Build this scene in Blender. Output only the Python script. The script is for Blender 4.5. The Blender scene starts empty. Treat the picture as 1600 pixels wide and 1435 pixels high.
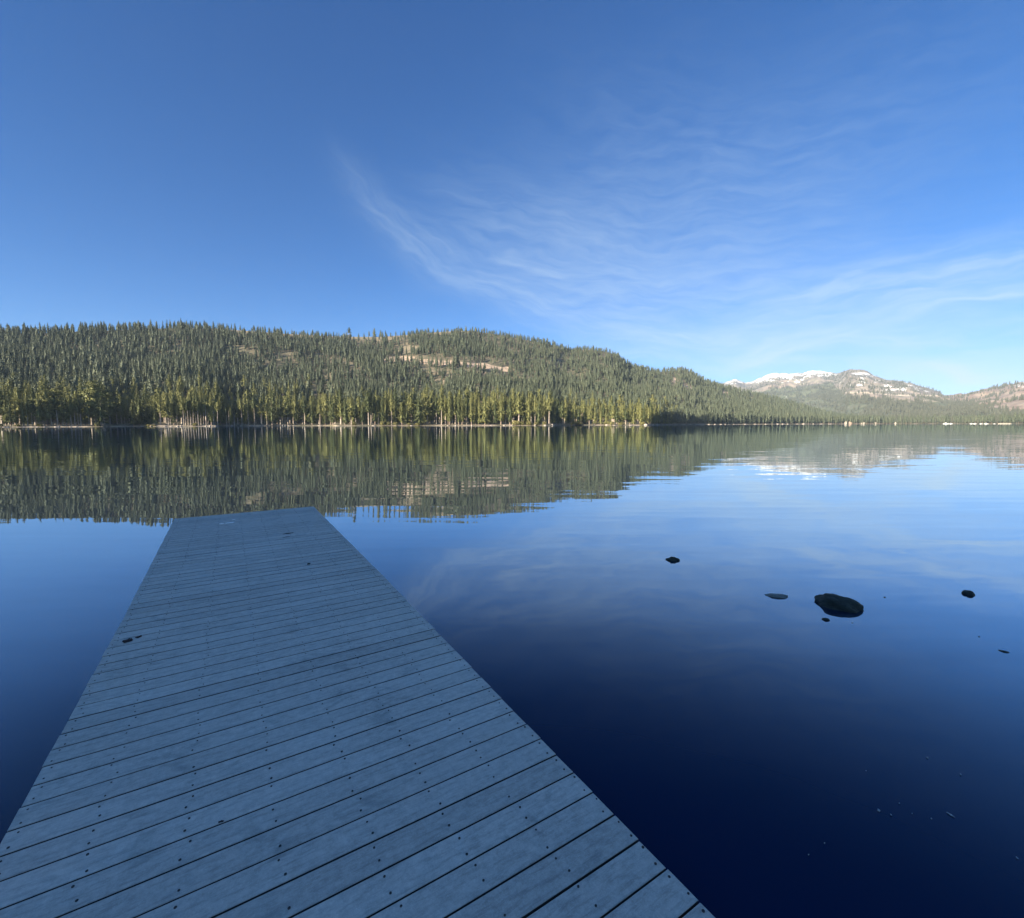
import bpy, math, random
import numpy as np
from mathutils import Vector
R = math.radians
random.seed(7)
sc = bpy.context.scene
C = sc.collection

# ------------------------------------------------------------------ camera
CAM_H = 2.02                     # eye above the water
DECK_Z = 0.30                    # deck above the water
F = 715.6 / 1600.0               # focal length / picture width
PITCH = math.atan((717.5 - 662.4) / 715.6)
ROLL = math.atan(1.8 / 1600.0)
cam = bpy.data.cameras.new("camera"); cam_o = bpy.data.objects.new("camera", cam); C.objects.link(cam_o)
cam.sensor_width = 36.0; cam.lens = 36.0 * F; cam.clip_start = 0.05; cam.clip_end = 60000.0
cam_o.location = (0, 0, CAM_H)
from mathutils import Matrix
cam_o.matrix_world = (Matrix.Translation((0, 0, CAM_H)) @ Matrix.Rotation(math.pi/2 - PITCH, 4, 'X')
                      @ Matrix.Rotation(-ROLL, 4, 'Z'))
sc.camera = cam_o

# ------------------------------------------------------------------ light
SUN_AZ = R(-134.0)               # behind the viewer, to the left (measured from +Y towards +X)
SUN_EL = R(20.0)
sun_dir = Vector((math.sin(SUN_AZ)*math.cos(SUN_EL), math.cos(SUN_AZ)*math.cos(SUN_EL), math.sin(SUN_EL)))
sl = bpy.data.lights.new("sun", 'SUN'); sl.energy = 5.0; sl.angle = R(0.53); sl.color = (1.0, 0.87, 0.68)
so = bpy.data.objects.new("sun", sl); C.objects.link(so)
so.rotation_euler = sun_dir.to_track_quat('Z', 'Y').to_euler()

sc.view_settings.view_transform = 'Standard'; sc.view_settings.look = 'None'
sc.view_settings.exposure = 1.8; sc.view_settings.gamma = 1.0
sc.view_settings.use_curve_mapping = False
sc.cycles.use_denoising = True
try: sc.cycles.denoiser = 'OPENIMAGEDENOISE'; sc.cycles.denoising_prefilter = 'ACCURATE'
except Exception: pass
sc.cycles.max_bounces = 6; sc.cycles.diffuse_bounces = 2; sc.cycles.glossy_bounces = 3
sc.cycles.transmission_bounces = 2; sc.cycles.transparent_max_bounces = 6; sc.cycles.volume_bounces = 0
sc.cycles.caustics_reflective = False; sc.cycles.caustics_refractive = False

def px_ray(x, y):
    """direction seen at photograph pixel (x, y)"""
    u = (x - 800.0)/715.6; w = -(y - 717.5)/715.6
    c, s = math.cos(ROLL), math.sin(ROLL)
    u, w = c*u - s*w, s*u + c*w
    c, s = math.cos(-PITCH), math.sin(-PITCH)
    return np.array([u, c - s*w, s + c*w])
def px_az(x):
    r = px_ray(x, 663.0); return math.atan2(r[0], r[1])
def px_el(x, y):
    r = px_ray(x, y); return math.asin(r[2]/np.linalg.norm(r))
def at_plane(x, y, z):
    r = px_ray(x, y); k = (z - CAM_H)/r[2]; return (r[0]*k, r[1]*k, z)
def project(P):
    """world points (n,3) -> photograph pixels"""
    P = np.asarray(P, float) - np.array([0, 0, CAM_H])
    c, s = math.cos(PITCH), math.sin(PITCH)
    fy = c*P[:, 1] - s*P[:, 2]; fz = s*P[:, 1] + c*P[:, 2]
    fy = np.where(fy < 1e-3, 1e-3, fy)
    u = P[:, 0]/fy; w = fz/fy
    c, s = math.cos(-ROLL), math.sin(-ROLL)
    u, w = c*u - s*w, s*u + c*w
    return 800 + 715.6*u, 717.5 - 715.6*w

# ------------------------------------------------------------------ node helpers
class NT:
    def __init__(s, tree): s.t = tree; s.n = tree.nodes; s.l = tree.links
    def add(s, typ, **kw):
        n = s.n.new(typ)
        for k, v in kw.items(): setattr(n, k, v)
        return n
    def put(s, sock, v):
        if hasattr(v, 'is_linked') or isinstance(v, bpy.types.NodeSocket): s.l.new(v, sock)
        elif v is not None: sock.default_value = v
    def m(s, op, a, b=None, c=None, clamp=False):
        n = s.add('ShaderNodeMath', operation=op); n.use_clamp = clamp
        s.put(n.inputs[0], a)
        if b is not None: s.put(n.inputs[1], b)
        if c is not None: s.put(n.inputs[2], c)
        return n.outputs[0]
    def mix(s, f, a, b, blend='MIX'):
        n = s.add('ShaderNodeMix', data_type='RGBA', blend_type=blend); n.clamp_factor = True
        s.put(n.inputs[0], f); s.put(n.inputs[6], a); s.put(n.inputs[7], b)
        return n.outputs[2]
    def noise(s, vec, scale, detail=4.0, rough=0.55, dist=0.0, out=0):
        n = s.add('ShaderNodeTexNoise'); s.put(n.inputs['Vector'], vec)
        n.inputs['Scale'].default_value = scale; n.inputs['Detail'].default_value = detail
        n.inputs['Roughness'].default_value = rough; n.inputs['Distortion'].default_value = dist
        return n.outputs[out]
    def rng(s, v, a, b, c=0.0, d=1.0, smooth=False):
        n = s.add('ShaderNodeMapRange'); n.interpolation_type = 'SMOOTHSTEP' if smooth else 'LINEAR'
        s.put(n.inputs[0], v)
        for i, x in enumerate((a, b, c, d)): s.put(n.inputs[i+1], x)
        return n.outputs[0]
    def mapping(s, vec, loc=(0,0,0), rot=(0,0,0), scale=(1,1,1)):
        n = s.add('ShaderNodeMapping'); s.put(n.inputs[0], vec)
        n.inputs[1].default_value = loc; n.inputs[2].default_value = rot; n.inputs[3].default_value = scale
        return n.outputs[0]
    def attr(s, name, out=2):
        n = s.add('ShaderNodeAttribute', attribute_name=name); return n.outputs[out]
def rgb(r, g, b): return (r, g, b, 1.0)
def material(name):
    m = bpy.data.materials.new(name); m.use_nodes = True
    t = NT(m.node_tree); bs = m.node_tree.nodes['Principled BSDF']
    return m, t, bs

# ------------------------------------------------------------------ world: clear evening sky with cirrus
world = bpy.data.worlds.new("World"); sc.world = world; world.use_nodes = True
w = NT(world.node_tree); bg = world.node_tree.nodes['Background']; bg.inputs['Strength'].default_value = 0.0636
sky = w.add('ShaderNodeTexSky'); sky.sky_type = 'NISHITA'; sky.sun_disc = False
sky.sun_elevation = SUN_EL; sky.sun_rotation = SUN_AZ
sky.altitude = 1800.0; sky.air_density = 1.0; sky.dust_density = 0.15; sky.ozone_density = 3.0
tc = w.add('ShaderNodeTexCoord').outputs['Generated']
sep = w.add('ShaderNodeSeparateXYZ'); w.put(sep.inputs[0], tc)
AZ = w.m('MULTIPLY', w.m('ARCTAN2', sep.outputs[0], sep.outputs[1]), 57.2958)
EL = w.m('MULTIPLY', w.m('ARCSINE', sep.outputs[2]), 57.2958)
cmb = w.add('ShaderNodeCombineXYZ'); w.put(cmb.inputs[0], AZ); w.put(cmb.inputs[1], EL); AE = cmb.outputs[0]
warp = w.noise(w.mapping(AE, scale=(0.5, 1.0, 1)), 0.16, 3.0, 0.6, out=1)
vm = w.add('ShaderNodeVectorMath', operation='MULTIPLY_ADD'); w.put(vm.inputs[0], warp)
vm.inputs[1].default_value = (5, 5, 0); vm.inputs[2].default_value = (-2.5, -2.5, 0); w.put(vm.inputs[2], AE)
vs = w.add('ShaderNodeVectorMath', operation='SUBTRACT'); w.put(vs.inputs[0], vm.outputs[0]); vs.inputs[1].default_value = (2.5, 2.5, 0)
AEW = vs.outputs[0]
strokes = [  # (photo start), (photo end), half width in degrees, strength, fibre stretch
    ((545,250),(640,365),1.5,.13,6),((620,345),(770,455),2.4,.24,7),((740,440),(980,520),2.6,.28,9),
    ((700,330),(1010,400),4.5,.20,9),((770,388),(870,425),.5,.32,8),((880,350),(1300,330),6.5,.17,6),
    ((830,440),(1250,450),4.5,.32,8),((960,515),(1180,535),2.0,.50,8),((1150,570),(1300,525),1.1,.8,8),
    ((1000,545),(1560,560),2.4,.46,9),((1180,500),(1620,405),2.2,.58,12),((1350,500),(1640,450),1.0,.65,13),
    ((1370,578),(1570,592),.7,.85,9),((1250,600),(1640,575),2.0,.5,9),((900,240),(1500,190),7.5,.10,6),
    ((1250,540),(1620,515),1.6,.5,10),
    ((1000,470),(1640,500),6.0,.20,7),((860,560),(1300,580),1.8,.3,8)]
dens = None
for i, (p0, p1, wd, st, stretch) in enumerate(strokes):
    a0, e0 = math.degrees(px_az(p0[0])), math.degrees(px_el(*p0))
    a1, e1 = math.degrees(px_az(p1[0])), math.degrees(px_el(*p1))
    L = math.hypot(a1-a0, e1-e0); ang = math.atan2(e1-e0, a1-a0)
    cx, cy = (a0+a1)/2, (e0+e1)/2
    ca, sa = math.cos(-ang), math.sin(-ang)
    # mapping applies rotation then translation
    v = w.mapping(AEW, loc=(-(ca*cx - sa*cy), -(sa*cx + ca*cy), 0), rot=(0, 0, -ang))
    sp = w.add('ShaderNodeSeparateXYZ'); w.put(sp.inputs[0], v)
    ex = w.m('POWER', w.m('ABSOLUTE', w.m('DIVIDE', sp.outputs[0], L*0.62)), 3.0)
    ey = w.m('POWER', w.m('DIVIDE', sp.outputs[1], wd), 2.0)
    g = w.m('EXPONENT', w.m('MULTIPLY', w.m('ADD', ex, ey), -1.0))
    nz = w.noise(w.mapping(v, loc=(i*13.7, i*5.1, 0), scale=(1.0/stretch, 1.0, 1)), 1.1, 5.0, 0.62, 0.4)
    nz = w.rng(nz, 0.28, 0.75, 0.2, 1.0, True)
    d = w.m('MULTIPLY', w.m('MULTIPLY', g, nz), st)
    dens = d if dens is None else w.m('SUBTRACT', 1.0, w.m('MULTIPLY', w.m('SUBTRACT', 1.0, dens), w.m('SUBTRACT', 1.0, d)))
fr = w.m('GREATER_THAN', sep.outputs[1], -0.2)
dens = w.m('MULTIPLY', dens, fr)
# added unseen blue brightening overhead and behind the viewer, to light the dock
sky_fill = w.m('MAXIMUM', w.rng(EL, 50.0, 66.0, 0, 1, True), w.m('MULTIPLY', w.rng(w.m('ABSOLUTE', AZ), 95.0, 125.0, 0, 1, True), w.rng(EL, 8.0, 24.0, 0, 1, True)))
vn = w.rng(w.noise(w.mapping(tc, scale=(1, 3, 2)), 2.2, 6, .6, .4), .35, .65, .35, .85, True)
sky_fill = w.m('MULTIPLY', sky_fill, w.m('MULTIPLY', vn, .6))
tint = w.mix(1.0, sky.outputs[0], rgb(0.80, 1.02, 1.22), 'MULTIPLY')
ss = w.add('ShaderNodeSeparateColor'); w.put(ss.inputs[0], tint); cc_ = w.add('ShaderNodeCombineColor')
SK = .2216      # raw sky to picture brightness; the sky's contrast and blue are set per channel
for i_, (ka, kp) in enumerate(((.405, 1.62), (.465, 1.04), (.635, .94))):
    x_ = w.m('MINIMUM', w.m('MULTIPLY', ss.outputs[i_], SK), 7.0)
    w.put(cc_.inputs[i_], w.m('MULTIPLY', w.m('POWER', x_, kp), ka/SK))
w.l.new(w.mix(sky_fill, w.mix(dens, cc_.outputs[0], rgb(3.0, 3.8, 4.5)), rgb(1.3, 2.7, 4.6)), bg.inputs['Color'])

# ------------------------------------------------------------------ mesh helpers
def tag(o, label=None, cat=None, group=None, kind=None):
    if label: o['label'] = label
    if cat: o['category'] = cat
    if group: o['group'] = group
    if kind: o['kind'] = kind
    return o
def mesh_np(name, V, faces, mats=(), fmat=None, attrs=None, smooth=False):
    me = bpy.data.meshes.new(name)
    V = np.asarray(V, np.float32)
    if isinstance(faces, np.ndarray):
        n, k = faces.shape
        me.vertices.add(len(V)); me.vertices.foreach_set('co', V.ravel())
        me.loops.add(n*k); me.loops.foreach_set('vertex_index', faces.ravel().astype(np.int32))
        me.polygons.add(n); me.polygons.foreach_set('loop_start', np.arange(0, n*k, k, dtype=np.int32))
        me.polygons.foreach_set('loop_total', np.full(n, k, np.int32))
        me.update(calc_edges=True)
    else:
        me.from_pydata(V.tolist(), [], faces); me.update()
    for m in mats: me.materials.append(m)
    if fmat is not None: me.polygons.foreach_set('material_index', np.asarray(fmat, np.int32))
    if attrs:
        for k, a in attrs.items():
            at = me.attributes.new(k, 'FLOAT', 'POINT'); at.data.foreach_set('value', np.asarray(a, np.float32))
    if smooth: me.polygons.foreach_set('use_smooth', np.ones(len(me.polygons), bool))
    return me
def link(name, me, parent=None, loc=(0,0,0)):
    o = bpy.data.objects.new(name, me); C.objects.link(o); o.location = loc
    if parent: o.parent = parent
    return o
def empty(name, loc=(0,0,0)):
    o = bpy.data.objects.new(name, None); C.objects.link(o); o.location = loc; o.empty_display_size = 0.2
    return o
def vnoise(x, y, seed=0):
    x = np.asarray(x, float); y = np.asarray(y, float)
    xi = np.floor(x).astype(np.int64); yi = np.floor(y).astype(np.int64); fx = x-xi; fy = y-yi
    fx = fx*fx*(3-2*fx); fy = fy*fy*(3-2*fy)
    def h(a, b):
        n = (a*374761393 + b*668265263 + seed*1442695041) & 0x7fffffff
        n = ((n ^ (n >> 13))*1274126177) & 0x7fffffff
        return ((n ^ (n >> 16)) & 0xffff)/65535.0
    return (h(xi,yi)*(1-fx)+h(xi+1,yi)*fx)*(1-fy) + (h(xi,yi+1)*(1-fx)+h(xi+1,yi+1)*fx)*fy
def fbm(x, y, seed=0, octv=4, gain=0.5):
    s = 0; a = 1; t = 0
    for i in range(octv):
        s = s + a*vnoise(x*2**i, y*2**i, seed+i*17); t += a; a *= gain
    return s/t            # 0..1
def interp(x, pts):
    return np.interp(x, [p[0] for p in pts], [p[1] for p in pts])
def sstep(a, b, x):
    t = np.clip((x-a)/(b-a), 0, 1); return t*t*(3-2*t)

# ------------------------------------------------------------------ measured outlines (photograph x -> value)
SHORE = [(-3000,500),(-600,450),(0,478),(162,480),(173,545),(230,542),(241,478),(338,482),(347,552),(400,552),
         (512,552),(526,500),(560,494),(700,500),(862,512),(873,600),(946,606),(956,545),(1012,560),(1020,640),
         (1050,820),(1100,960),(1200,1250),(1300,1620),(1400,1950),(1500,1900),(1600,1700),(1700,1600),(3000,1500)]
HILL_SKY = [(-3000,560),(-800,545),(-200,528),(0,524),(100,519),(200,515),(300,512),(345,513),(400,517),(450,521),(500,524),
            (550,526),(600,526),(640,523),(680,519),(720,517),(740,517),(780,523),(832,533),(850,536),(867,541),(885,547),(900,548),(912,546),(925,547),(940,549),(955,553),(970,563),
            (985,573),(1012,579),(1030,582),(1045,580),(1065,579),(1077,583),(1095,593),(1112,600),(1127,605),(1160,613),
            (1200,622),(1250,636),(1290,648),(1340,656),(1400,661),(1430,663)]
HILL_R = [(-3000,1100),(0,1120),(400,1120),(700,1220),(950,1350),(1060,1700),(1200,2200),(1300,2500),(1400,2500),(1430,2500)]
MT_SKY = [(-500,640),(900,625),(1080,608),(1128,600),(1147,593),(1162,599),(1172,597),(1194,587),(1206,583),(1225,585),(1247,584),
          (1259,581),(1287,581.5),(1303,584),(1319,580),(1331,578),(1350,580),(1359,587),(1381,595),(1412,599),
          (1444,607),(1462,613),(1472,618.5),(1490,617.5),(1506,616),(1537,609),(1569,603),(1600,598),(1700,584),(2000,560),(3000,560)]

def pix_of_az(az):               # inverse of px_az for |az|<80 deg
    return 800 + 715.6*np.tan(np.clip(az, -1.3, 1.3))/math.cos(PITCH)
def az_of_pix(x): return np.arctan((np.asarray(x, float)-800)*math.cos(PITCH)/715.6)
def el_line(x, y):               # tan(elevation) for skyline pixels
    out = []
    for a, b in zip(np.atleast_1d(x), np.atleast_1d(y)):
        r = px_ray(a, b); out.append(r[2]/math.hypot(r[0], r[1]))
    return np.array(out)
_xs = np.arange(-3000, 3001, 1.0)
_hill_t = el_line(_xs, interp(_xs, HILL_SKY)); _mt_t = el_line(_xs, interp(_xs, MT_SKY)+(fbm(_xs/9.0, _xs*0, 91, 3)-.5)*3.2)
# outside the lens' sensible range keep the last sensible elevation
_hill_t = np.where(_xs < -100, np.interp(-100, _xs, _hill_t), _hill_t)
_mt_t = np.where(_xs > 1700, np.interp(1700, _xs, _mt_t), _mt_t)
def hill_tan(x): return np.interp(x, _xs, _hill_t)
def mt_tan(x): return np.interp(x, _xs, _mt_t)

def hill_z(az, r):
    x = pix_of_az(az); D = interp(x, SHORE); RR = interp(x, HILL_R); te = hill_tan(x)
    px, py = r*np.sin(az), r*np.cos(az)
    t = (r-D)/(RR-D)
    flat = np.clip((r-D)/90.0, -1, 1)
    n = fbm(px/150, py/150, 3, 4)-0.5
    n2 = fbm(px/45, py/45, 9, 3)-0.5
    zrise = CAM_H + r*te*np.clip(t, 0, 1)**0.92
    zrise = zrise + (n*34 + n2*7)*sstep(0.05, .3, t)*(1-sstep(0.72, 1.0, t))*np.clip(te/0.2, .15, 1)
    zsh = np.where(r < D, (r-D)*0.12, np.clip((r-D)*0.16, 0, 1.0) + np.clip(r-D-6, 0, 1e9)*0.03)
    k = sstep(50, 150, r-D)
    z = zsh*(1-k) + zrise*k
    zb = (CAM_H + RR*te)*(1 - np.clip((r-RR)/1500, 0, 1)*0.5) + (n*20)*sstep(60, 400, r-RR) - 0.00028*np.clip(r-RR, 0, 400)**2
    z = np.where(r > RR, zb, z)
    z = np.where(r < D, np.maximum((r-D)*0.12, -3), np.maximum(z, 0.02))
    fade = sstep(1385, 1430, x)
    return z*(1-fade) - 2.5*fade
def mt_D(x): return interp(x, [(-3000,2600),(1250,2600),(1330,2300),(1390,1950),(1400,1950),(1500,1900),(1600,1700),(1700,1600),(3000,1500)])
def mt_R(x): return interp(x, [(-3000,6500),(1120,6500),(1310,6400),(1325,5200),(1440,4900),(1475,4700),(1600,4200),(1800,3800),(3000,3600)])
def mt_z(az, r):
    x = pix_of_az(az); D = mt_D(x); RR = mt_R(x); te = mt_tan(x)
    px, py = r*np.sin(az), r*np.cos(az)
    t = np.clip((r-D)/(RR-D), 0, 1)
    ridged = 1-np.abs(2*fbm(px/620, py/620, 21, 5)-1)
    n = fbm(px/190, py/190, 31, 4)-0.5
    prof = 0.62*t**0.85 + 0.38*t**1.9
    z = CAM_H + r*te*prof + ((ridged-0.6)*210 + n*95)*sstep(0.05, .35, t)*(1-sstep(0.7, 1.0, t))*np.clip(te/0.11, .2, 1.2)
    z = np.minimum(z, CAM_H + r*te*np.where(t < .97, .985, 1.0))
    k = sstep(10, 160, r-D)
    z = np.clip((r-D)*0.15, -3, 1.2)*(1-k) + z*k
    back = (CAM_H + RR*te) - 0.25*(r-RR)
    return np.where(r > RR, np.maximum(back, 5), np.where(r < D, np.maximum((r-D)*.12, -3), np.maximum(z, 0.02)))

def polar_sheet(name, azs, rfun, rows, zfun, attrf, mat):
    """rfun(x) gives the radii column for a direction; one connected sheet"""
    azs = np.asarray(azs); nc = len(azs)
    rad = np.stack([rfun(a, rows) for a in azs], 1)            # rows x cols
    A = np.broadcast_to(azs, rad.shape)
    z = zfun(A.ravel(), rad.ravel())
    P = np.stack([rad.ravel()*np.sin(A.ravel()), rad.ravel()*np.cos(A.ravel()), z], 1)
    i = np.arange(rows-1)[:, None]*nc + np.arange(nc-1)[None, :]
    Fq = np.stack([i, i+1, i+1+nc, i+nc], -1).reshape(-1, 4)
    me = mesh_np(name, P, Fq, (mat,), attrs=attrf(P, A.ravel(), rad.ravel()), smooth=True)
    o = link(name, me); o['kind'] = 'structure'; return o

def dist_poly(x, y, pts):
    d = np.full(np.shape(x), 1e9)
    for (x0, y0), (x1, y1) in zip(pts[:-1], pts[1:]):
        vx, vy = x1-x0, y1-y0; t = np.clip(((x-x0)*vx+(y-y0)*vy)/(vx*vx+vy*vy), 0, 1)
        d = np.minimum(d, np.hypot(x-x0-t*vx, y-y0-t*vy))
    return d
def ell(x, y, cx, cy, rx, ry, rot=0):
    c, s = math.cos(R(rot)), math.sin(R(rot)); dx, dy = x-cx, y-cy
    return np.exp(-(((c*dx+s*dy)/rx)**2 + ((-s*dx+c*dy)/ry)**2))

def hill_masks(P):
    """rock scar, bare soil, brushy ground, on the hillside"""
    x, y = project(P)
    wob = (fbm(P[:,0]/28, P[:,1]/28, 5, 4)-.5)
    yy = y + wob*9
    scar = np.exp(-(dist_poly(x, yy, [(604,562),(640,560),(662,565),(700,568),(745,570),(792,577)])/3.6)**2)
    scar = np.maximum(scar, np.exp(-(dist_poly(x, yy, [(1053,596),(1058,599)])/3.2)**2))
    scar = np.maximum(scar, np.exp(-(dist_poly(x, yy, [(1070,603),(1080,609)])/2.0)**2))
    scar = np.maximum(scar, .8*np.exp(-(dist_poly(x, yy, [(1125,614),(1137,614)])/1.2)**2))
    scar = np.maximum(scar, .7*ell(x, yy, 1046, 644, 10, 4)) ; scar = np.maximum(scar, .6*ell(x, yy, 1060, 647, 7, 2.5))
    scar = np.maximum(scar, .75*ell(x, yy, 752, 583, 9, 4))
    scar = np.maximum(scar, .33*np.exp(-(dist_poly(x, yy, [(492,557),(520,560),(560,573)])/2.2)**2))
    bare = .95*ell(x, yy, 700, 594, 26, 8, -25)
    bare = np.maximum(bare, .6*ell(x, yy, 680, 582, 42, 7))
    bare = np.maximum(bare, .5*ell(x, yy, 530, 565, 40, 5, 12))
    bare = np.maximum(bare, .65*ell(x, yy, 600, 531, 48, 6)); bare = np.maximum(bare, .75*ell(x, yy, 640, 545, 24, 9))
    bare = np.maximum(bare, .35*ell(x, yy, 460, 548, 12, 3))
    bare = np.maximum(bare, .5*ell(x, yy, 985, 606, 32, 9, -10)); bare = np.maximum(bare, .45*ell(x, yy, 950, 622, 18, 6))
    bare = np.maximum(bare, .7*np.exp(-((y-interp(x, HILL_SKY))/5.0)**2)*sstep(285, 300, x)*(1-sstep(720, 745, x)))
    return scar, bare, x, y

# ------------------------------------------------------------------ ground materials
def ground_material():
    m, t, bs = material("hill_ground")
    g = t.add('ShaderNodeNewGeometry').outputs['Position']
    n1 = t.noise(g, 0.02, 6, 0.6); n2 = t.noise(g, 0.35, 4, 0.65)
    base = t.mix(t.rng(n1, .35, .65), rgb(.060, .062, .034), rgb(.125, .100, .060))
    base = t.mix(t.rng(n2, .45, .7), base, rgb(.165, .140, .090))
    tan = t.mix(t.rng(n2, .35, .65), rgb(.12, .11, .062), rgb(.28, .22, .15))
    c = t.mix(t.rng(t.attr('bare'), .15, .75), base, tan)
    rockc = t.mix(t.rng(t.noise(t.mapping(g, scale=(1, 1, .25)), 0.12, 5, .7), .35, .66), rgb(.24, .175, .12), rgb(.50, .38, .275))
    c = t.mix(t.rng(t.attr('scar'), .22, .5), c, rockc)
    sand = t.mix(n2, rgb(.22, .17, .12), rgb(.42, .34, .26))
    c = t.mix(t.attr('sand'), c, sand)
    t.l.new(c, bs.inputs['Base Color']); bs.inputs['Roughness'].default_value = .95
    b = t.add('ShaderNodeBump'); b.inputs['Strength'].default_value = .8; b.inputs['Distance'].default_value = 3.0
    t.l.new(t.noise(g, .09, 5, .65), b.inputs['Height']); t.l.new(b.outputs[0], bs.inputs['Normal'])
    return m
def mountain_material():
    m, t, bs = material("mountain_ground")
    g = t.add('ShaderNodeNewGeometry').outputs['Position']
    n1 = t.noise(g, 0.006, 8, .7); n2 = t.noise(g, .022, 6, .72)
    rock = t.mix(t.rng(n1, .38, .62), rgb(.085, .08, .075), rgb(.30, .25, .205))
    rock = t.mix(t.rng(n2, .48, .62), rock, rgb(.13, .13, .09))
    warm = t.mix(t.rng(n2, .4, .6), rgb(.17, .12, .09), rgb(.30, .24, .19))
    rock = t.mix(t.attr('warm'), rock, warm)
    wood = t.mix(t.rng(n2, .35, .7), rgb(.045, .065, .035), rgb(.14, .14, .09))
    c = t.mix(t.rng(t.m('ADD', t.attr('wood'), t.m('MULTIPLY', t.m('SUBTRACT', n2, .5), .9)), .4, .6), rock, wood)
    n3 = t.noise(t.mapping(g, scale=(1, 1, .35)), .011, 6, .75)
    sn = t.m('ADD', t.attr('snow'), t.m('MULTIPLY', t.m('SUBTRACT', n3, .5), 3.2))
    c = t.mix(t.rng(sn, .54, .62), c, rgb(.74, .74, .73))
    c = t.mix(t.attr('sand'), c, rgb(.55, .47, .37))
    t.l.new(c, bs.inputs['Base Color']); bs.inputs['Roughness'].default_value = .9
    b = t.add('ShaderNodeBump'); b.inputs['Strength'].default_value = .9; b.inputs['Distance'].default_value = 18.0
    t.l.new(t.noise(g, .012, 6, .65), b.inputs['Height']); t.l.new(b.outputs[0], bs.inputs['Normal'])
    return m
M_GROUND = ground_material(); M_MOUNT = mountain_material()

# ------------------------------------------------------------------ terrain
hill_x = np.concatenate([np.arange(-100, 1440, 2.0)])
hill_az = np.concatenate([np.linspace(R(-112), az_of_pix(-102), 110), az_of_pix(hill_x)])
def hill_rows(a, n):
    x = pix_of_az(np.array([a]))[0]; D = interp(x, SHORE); RR = interp(x, HILL_R)
    t = np.linspace(0, 1, n)
    return np.interp(t, [0, .06, .12, .25, .85, .9, 1.0], [D-25, D, D+12, D+140, RR, RR+60, RR+1500])
def hill_attr(P, A, r):
    scar, bare, x, y = hill_masks(P)
    d = r-interp(x, SHORE)
    wide = 1.2 + 4.5*fbm(P[:,0]/9, P[:,1]/9, 2, 2) + 9*ell(x, x*0, 262, 0, 30, 1e9) + 5*sstep(640, 700, x)*(1-sstep(860, 880, x))
    sand = (1-sstep(wide, wide+2, d))*np.clip(fbm(P[:,0]/14, P[:,1]/14, 55, 3)*3.6-1.35, .03, 1)
    return {'scar': scar, 'bare': bare, 'sand': sand}
polar_sheet('hill', hill_az, hill_rows, 230, hill_z, hill_attr, M_GROUND)

mt_az = np.concatenate([az_of_pix(np.arange(900, 1100, 8.0)), az_of_pix(np.arange(1100, 1660, 1.0)), np.linspace(az_of_pix(1662), R(112), 160)])
def mt_rows(a, n):
    x = pix_of_az(np.array([a]))[0]; D = mt_D(x); RR = mt_R(x)
    t = np.linspace(0, 1, n)
    return np.interp(t, [0, .03, .08, .93, 1.0], [D-25, D, D+80, RR, RR+2200])
def mt_masks(P):
    x, y = project(P)
    wob = (fbm(P[:,0]/120, P[:,1]/120, 8, 5, .65)-.5)
    yy = y + wob*22
    line = interp(x, [(1050,604),(1130,600),(1200,599),(1240,594),(1300,590),(1320,590)])
    snow = (1-sstep(-3, 2, yy-line))*(1-sstep(1292, 1318, x))*.64
    snow = np.maximum(snow, .55*ell(x, yy, 1345, 586, 26, 7, 15)); snow = np.maximum(snow, .58*ell(x, yy, 1395, 606, 38, 6, 8))
    snow = np.maximum(snow, .44*ell(x, yy, 1420, 603, 30, 4, 15)); snow = np.maximum(snow, .5*ell(x, yy, 1440, 610, 24, 5, 10))
    snow = np.maximum(snow, .42*ell(x, yy, 1305, 594, 30, 4)); snow = np.maximum(snow, .42*ell(x, yy, 1340, 600, 25, 6))
    snow = np.maximum(snow, .62*ell(x, y, 1600, 600, 5, 2)); snow = np.maximum(snow, .45*ell(x, yy, 1590, 606, 12, 2))
    road = np.exp(-(dist_poly(x, y, [(1318,615),(1345,614.5),(1400,619),(1470,620)])/.7)**2)
    woodline = interp(x, [(1100,604),(1200,612),(1230,604),(1300,601),(1330,622),(1400,626),(1470,630),(1520,636),(1600,640),(1800,640)])
    wood = sstep(-9, 10, yy-woodline)
    wood = np.maximum(wood, .62*ell(x, yy, 1290, 588, 18, 4)); wood = np.maximum(wood, .55*ell(x, yy, 1330, 608, 18, 9))
    wood = np.maximum(wood, .5*ell(x, yy, 1560, 608, 40, 4, -12))
    warm = np.maximum(sstep(1440, 1500, x)*.85, ell(x, yy, 1215, 607, 30, 4, -12)); warm = np.maximum(warm, .7*ell(x, yy, 1380, 626, 50, 7, 10))
    return snow, road, wood, warm, x, y
def mt_attr(P, A, r):
    snow, road, wood, warm, x, y = mt_masks(P)
    return {'snow': snow, 'wood': wood*(1-road), 'warm': warm, 'sand': np.maximum(road*.8, (1-sstep(4, 8, r-mt_D(x)))*np.clip(fbm(P[:,0]/30, P[:,1]/30, 56, 2)*4-1.8, 0, .8))}
polar_sheet('mountain', mt_az, mt_rows, 260, mt_z, mt_attr, M_MOUNT)

# shore and rising ground behind the viewer
def near_z(a, r):
    D = 9 + 3*np.sin(a*3)
    px, py = r*np.sin(a), r*np.cos(a)
    return np.maximum(-2.5, (r-D)*.10)*(r < D) + (r >= D)*((r-D)*.07 + (fbm(px/12, py/12, 4, 3)-.5)*np.clip((r-D)*.05, 0, 6))*1.0
near_az = np.linspace(R(112), R(248), 140)
polar_sheet('shore', near_az, lambda a, n: 5+np.linspace(0, 1, n)**2.6*1600, 70, near_z,
            lambda P, A, r: {'scar': r*0, 'bare': fbm(P[:,0]/6, P[:,1]/6, 1, 3), 'sand': 1-sstep(14, 20, r)}, M_GROUND)

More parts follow.
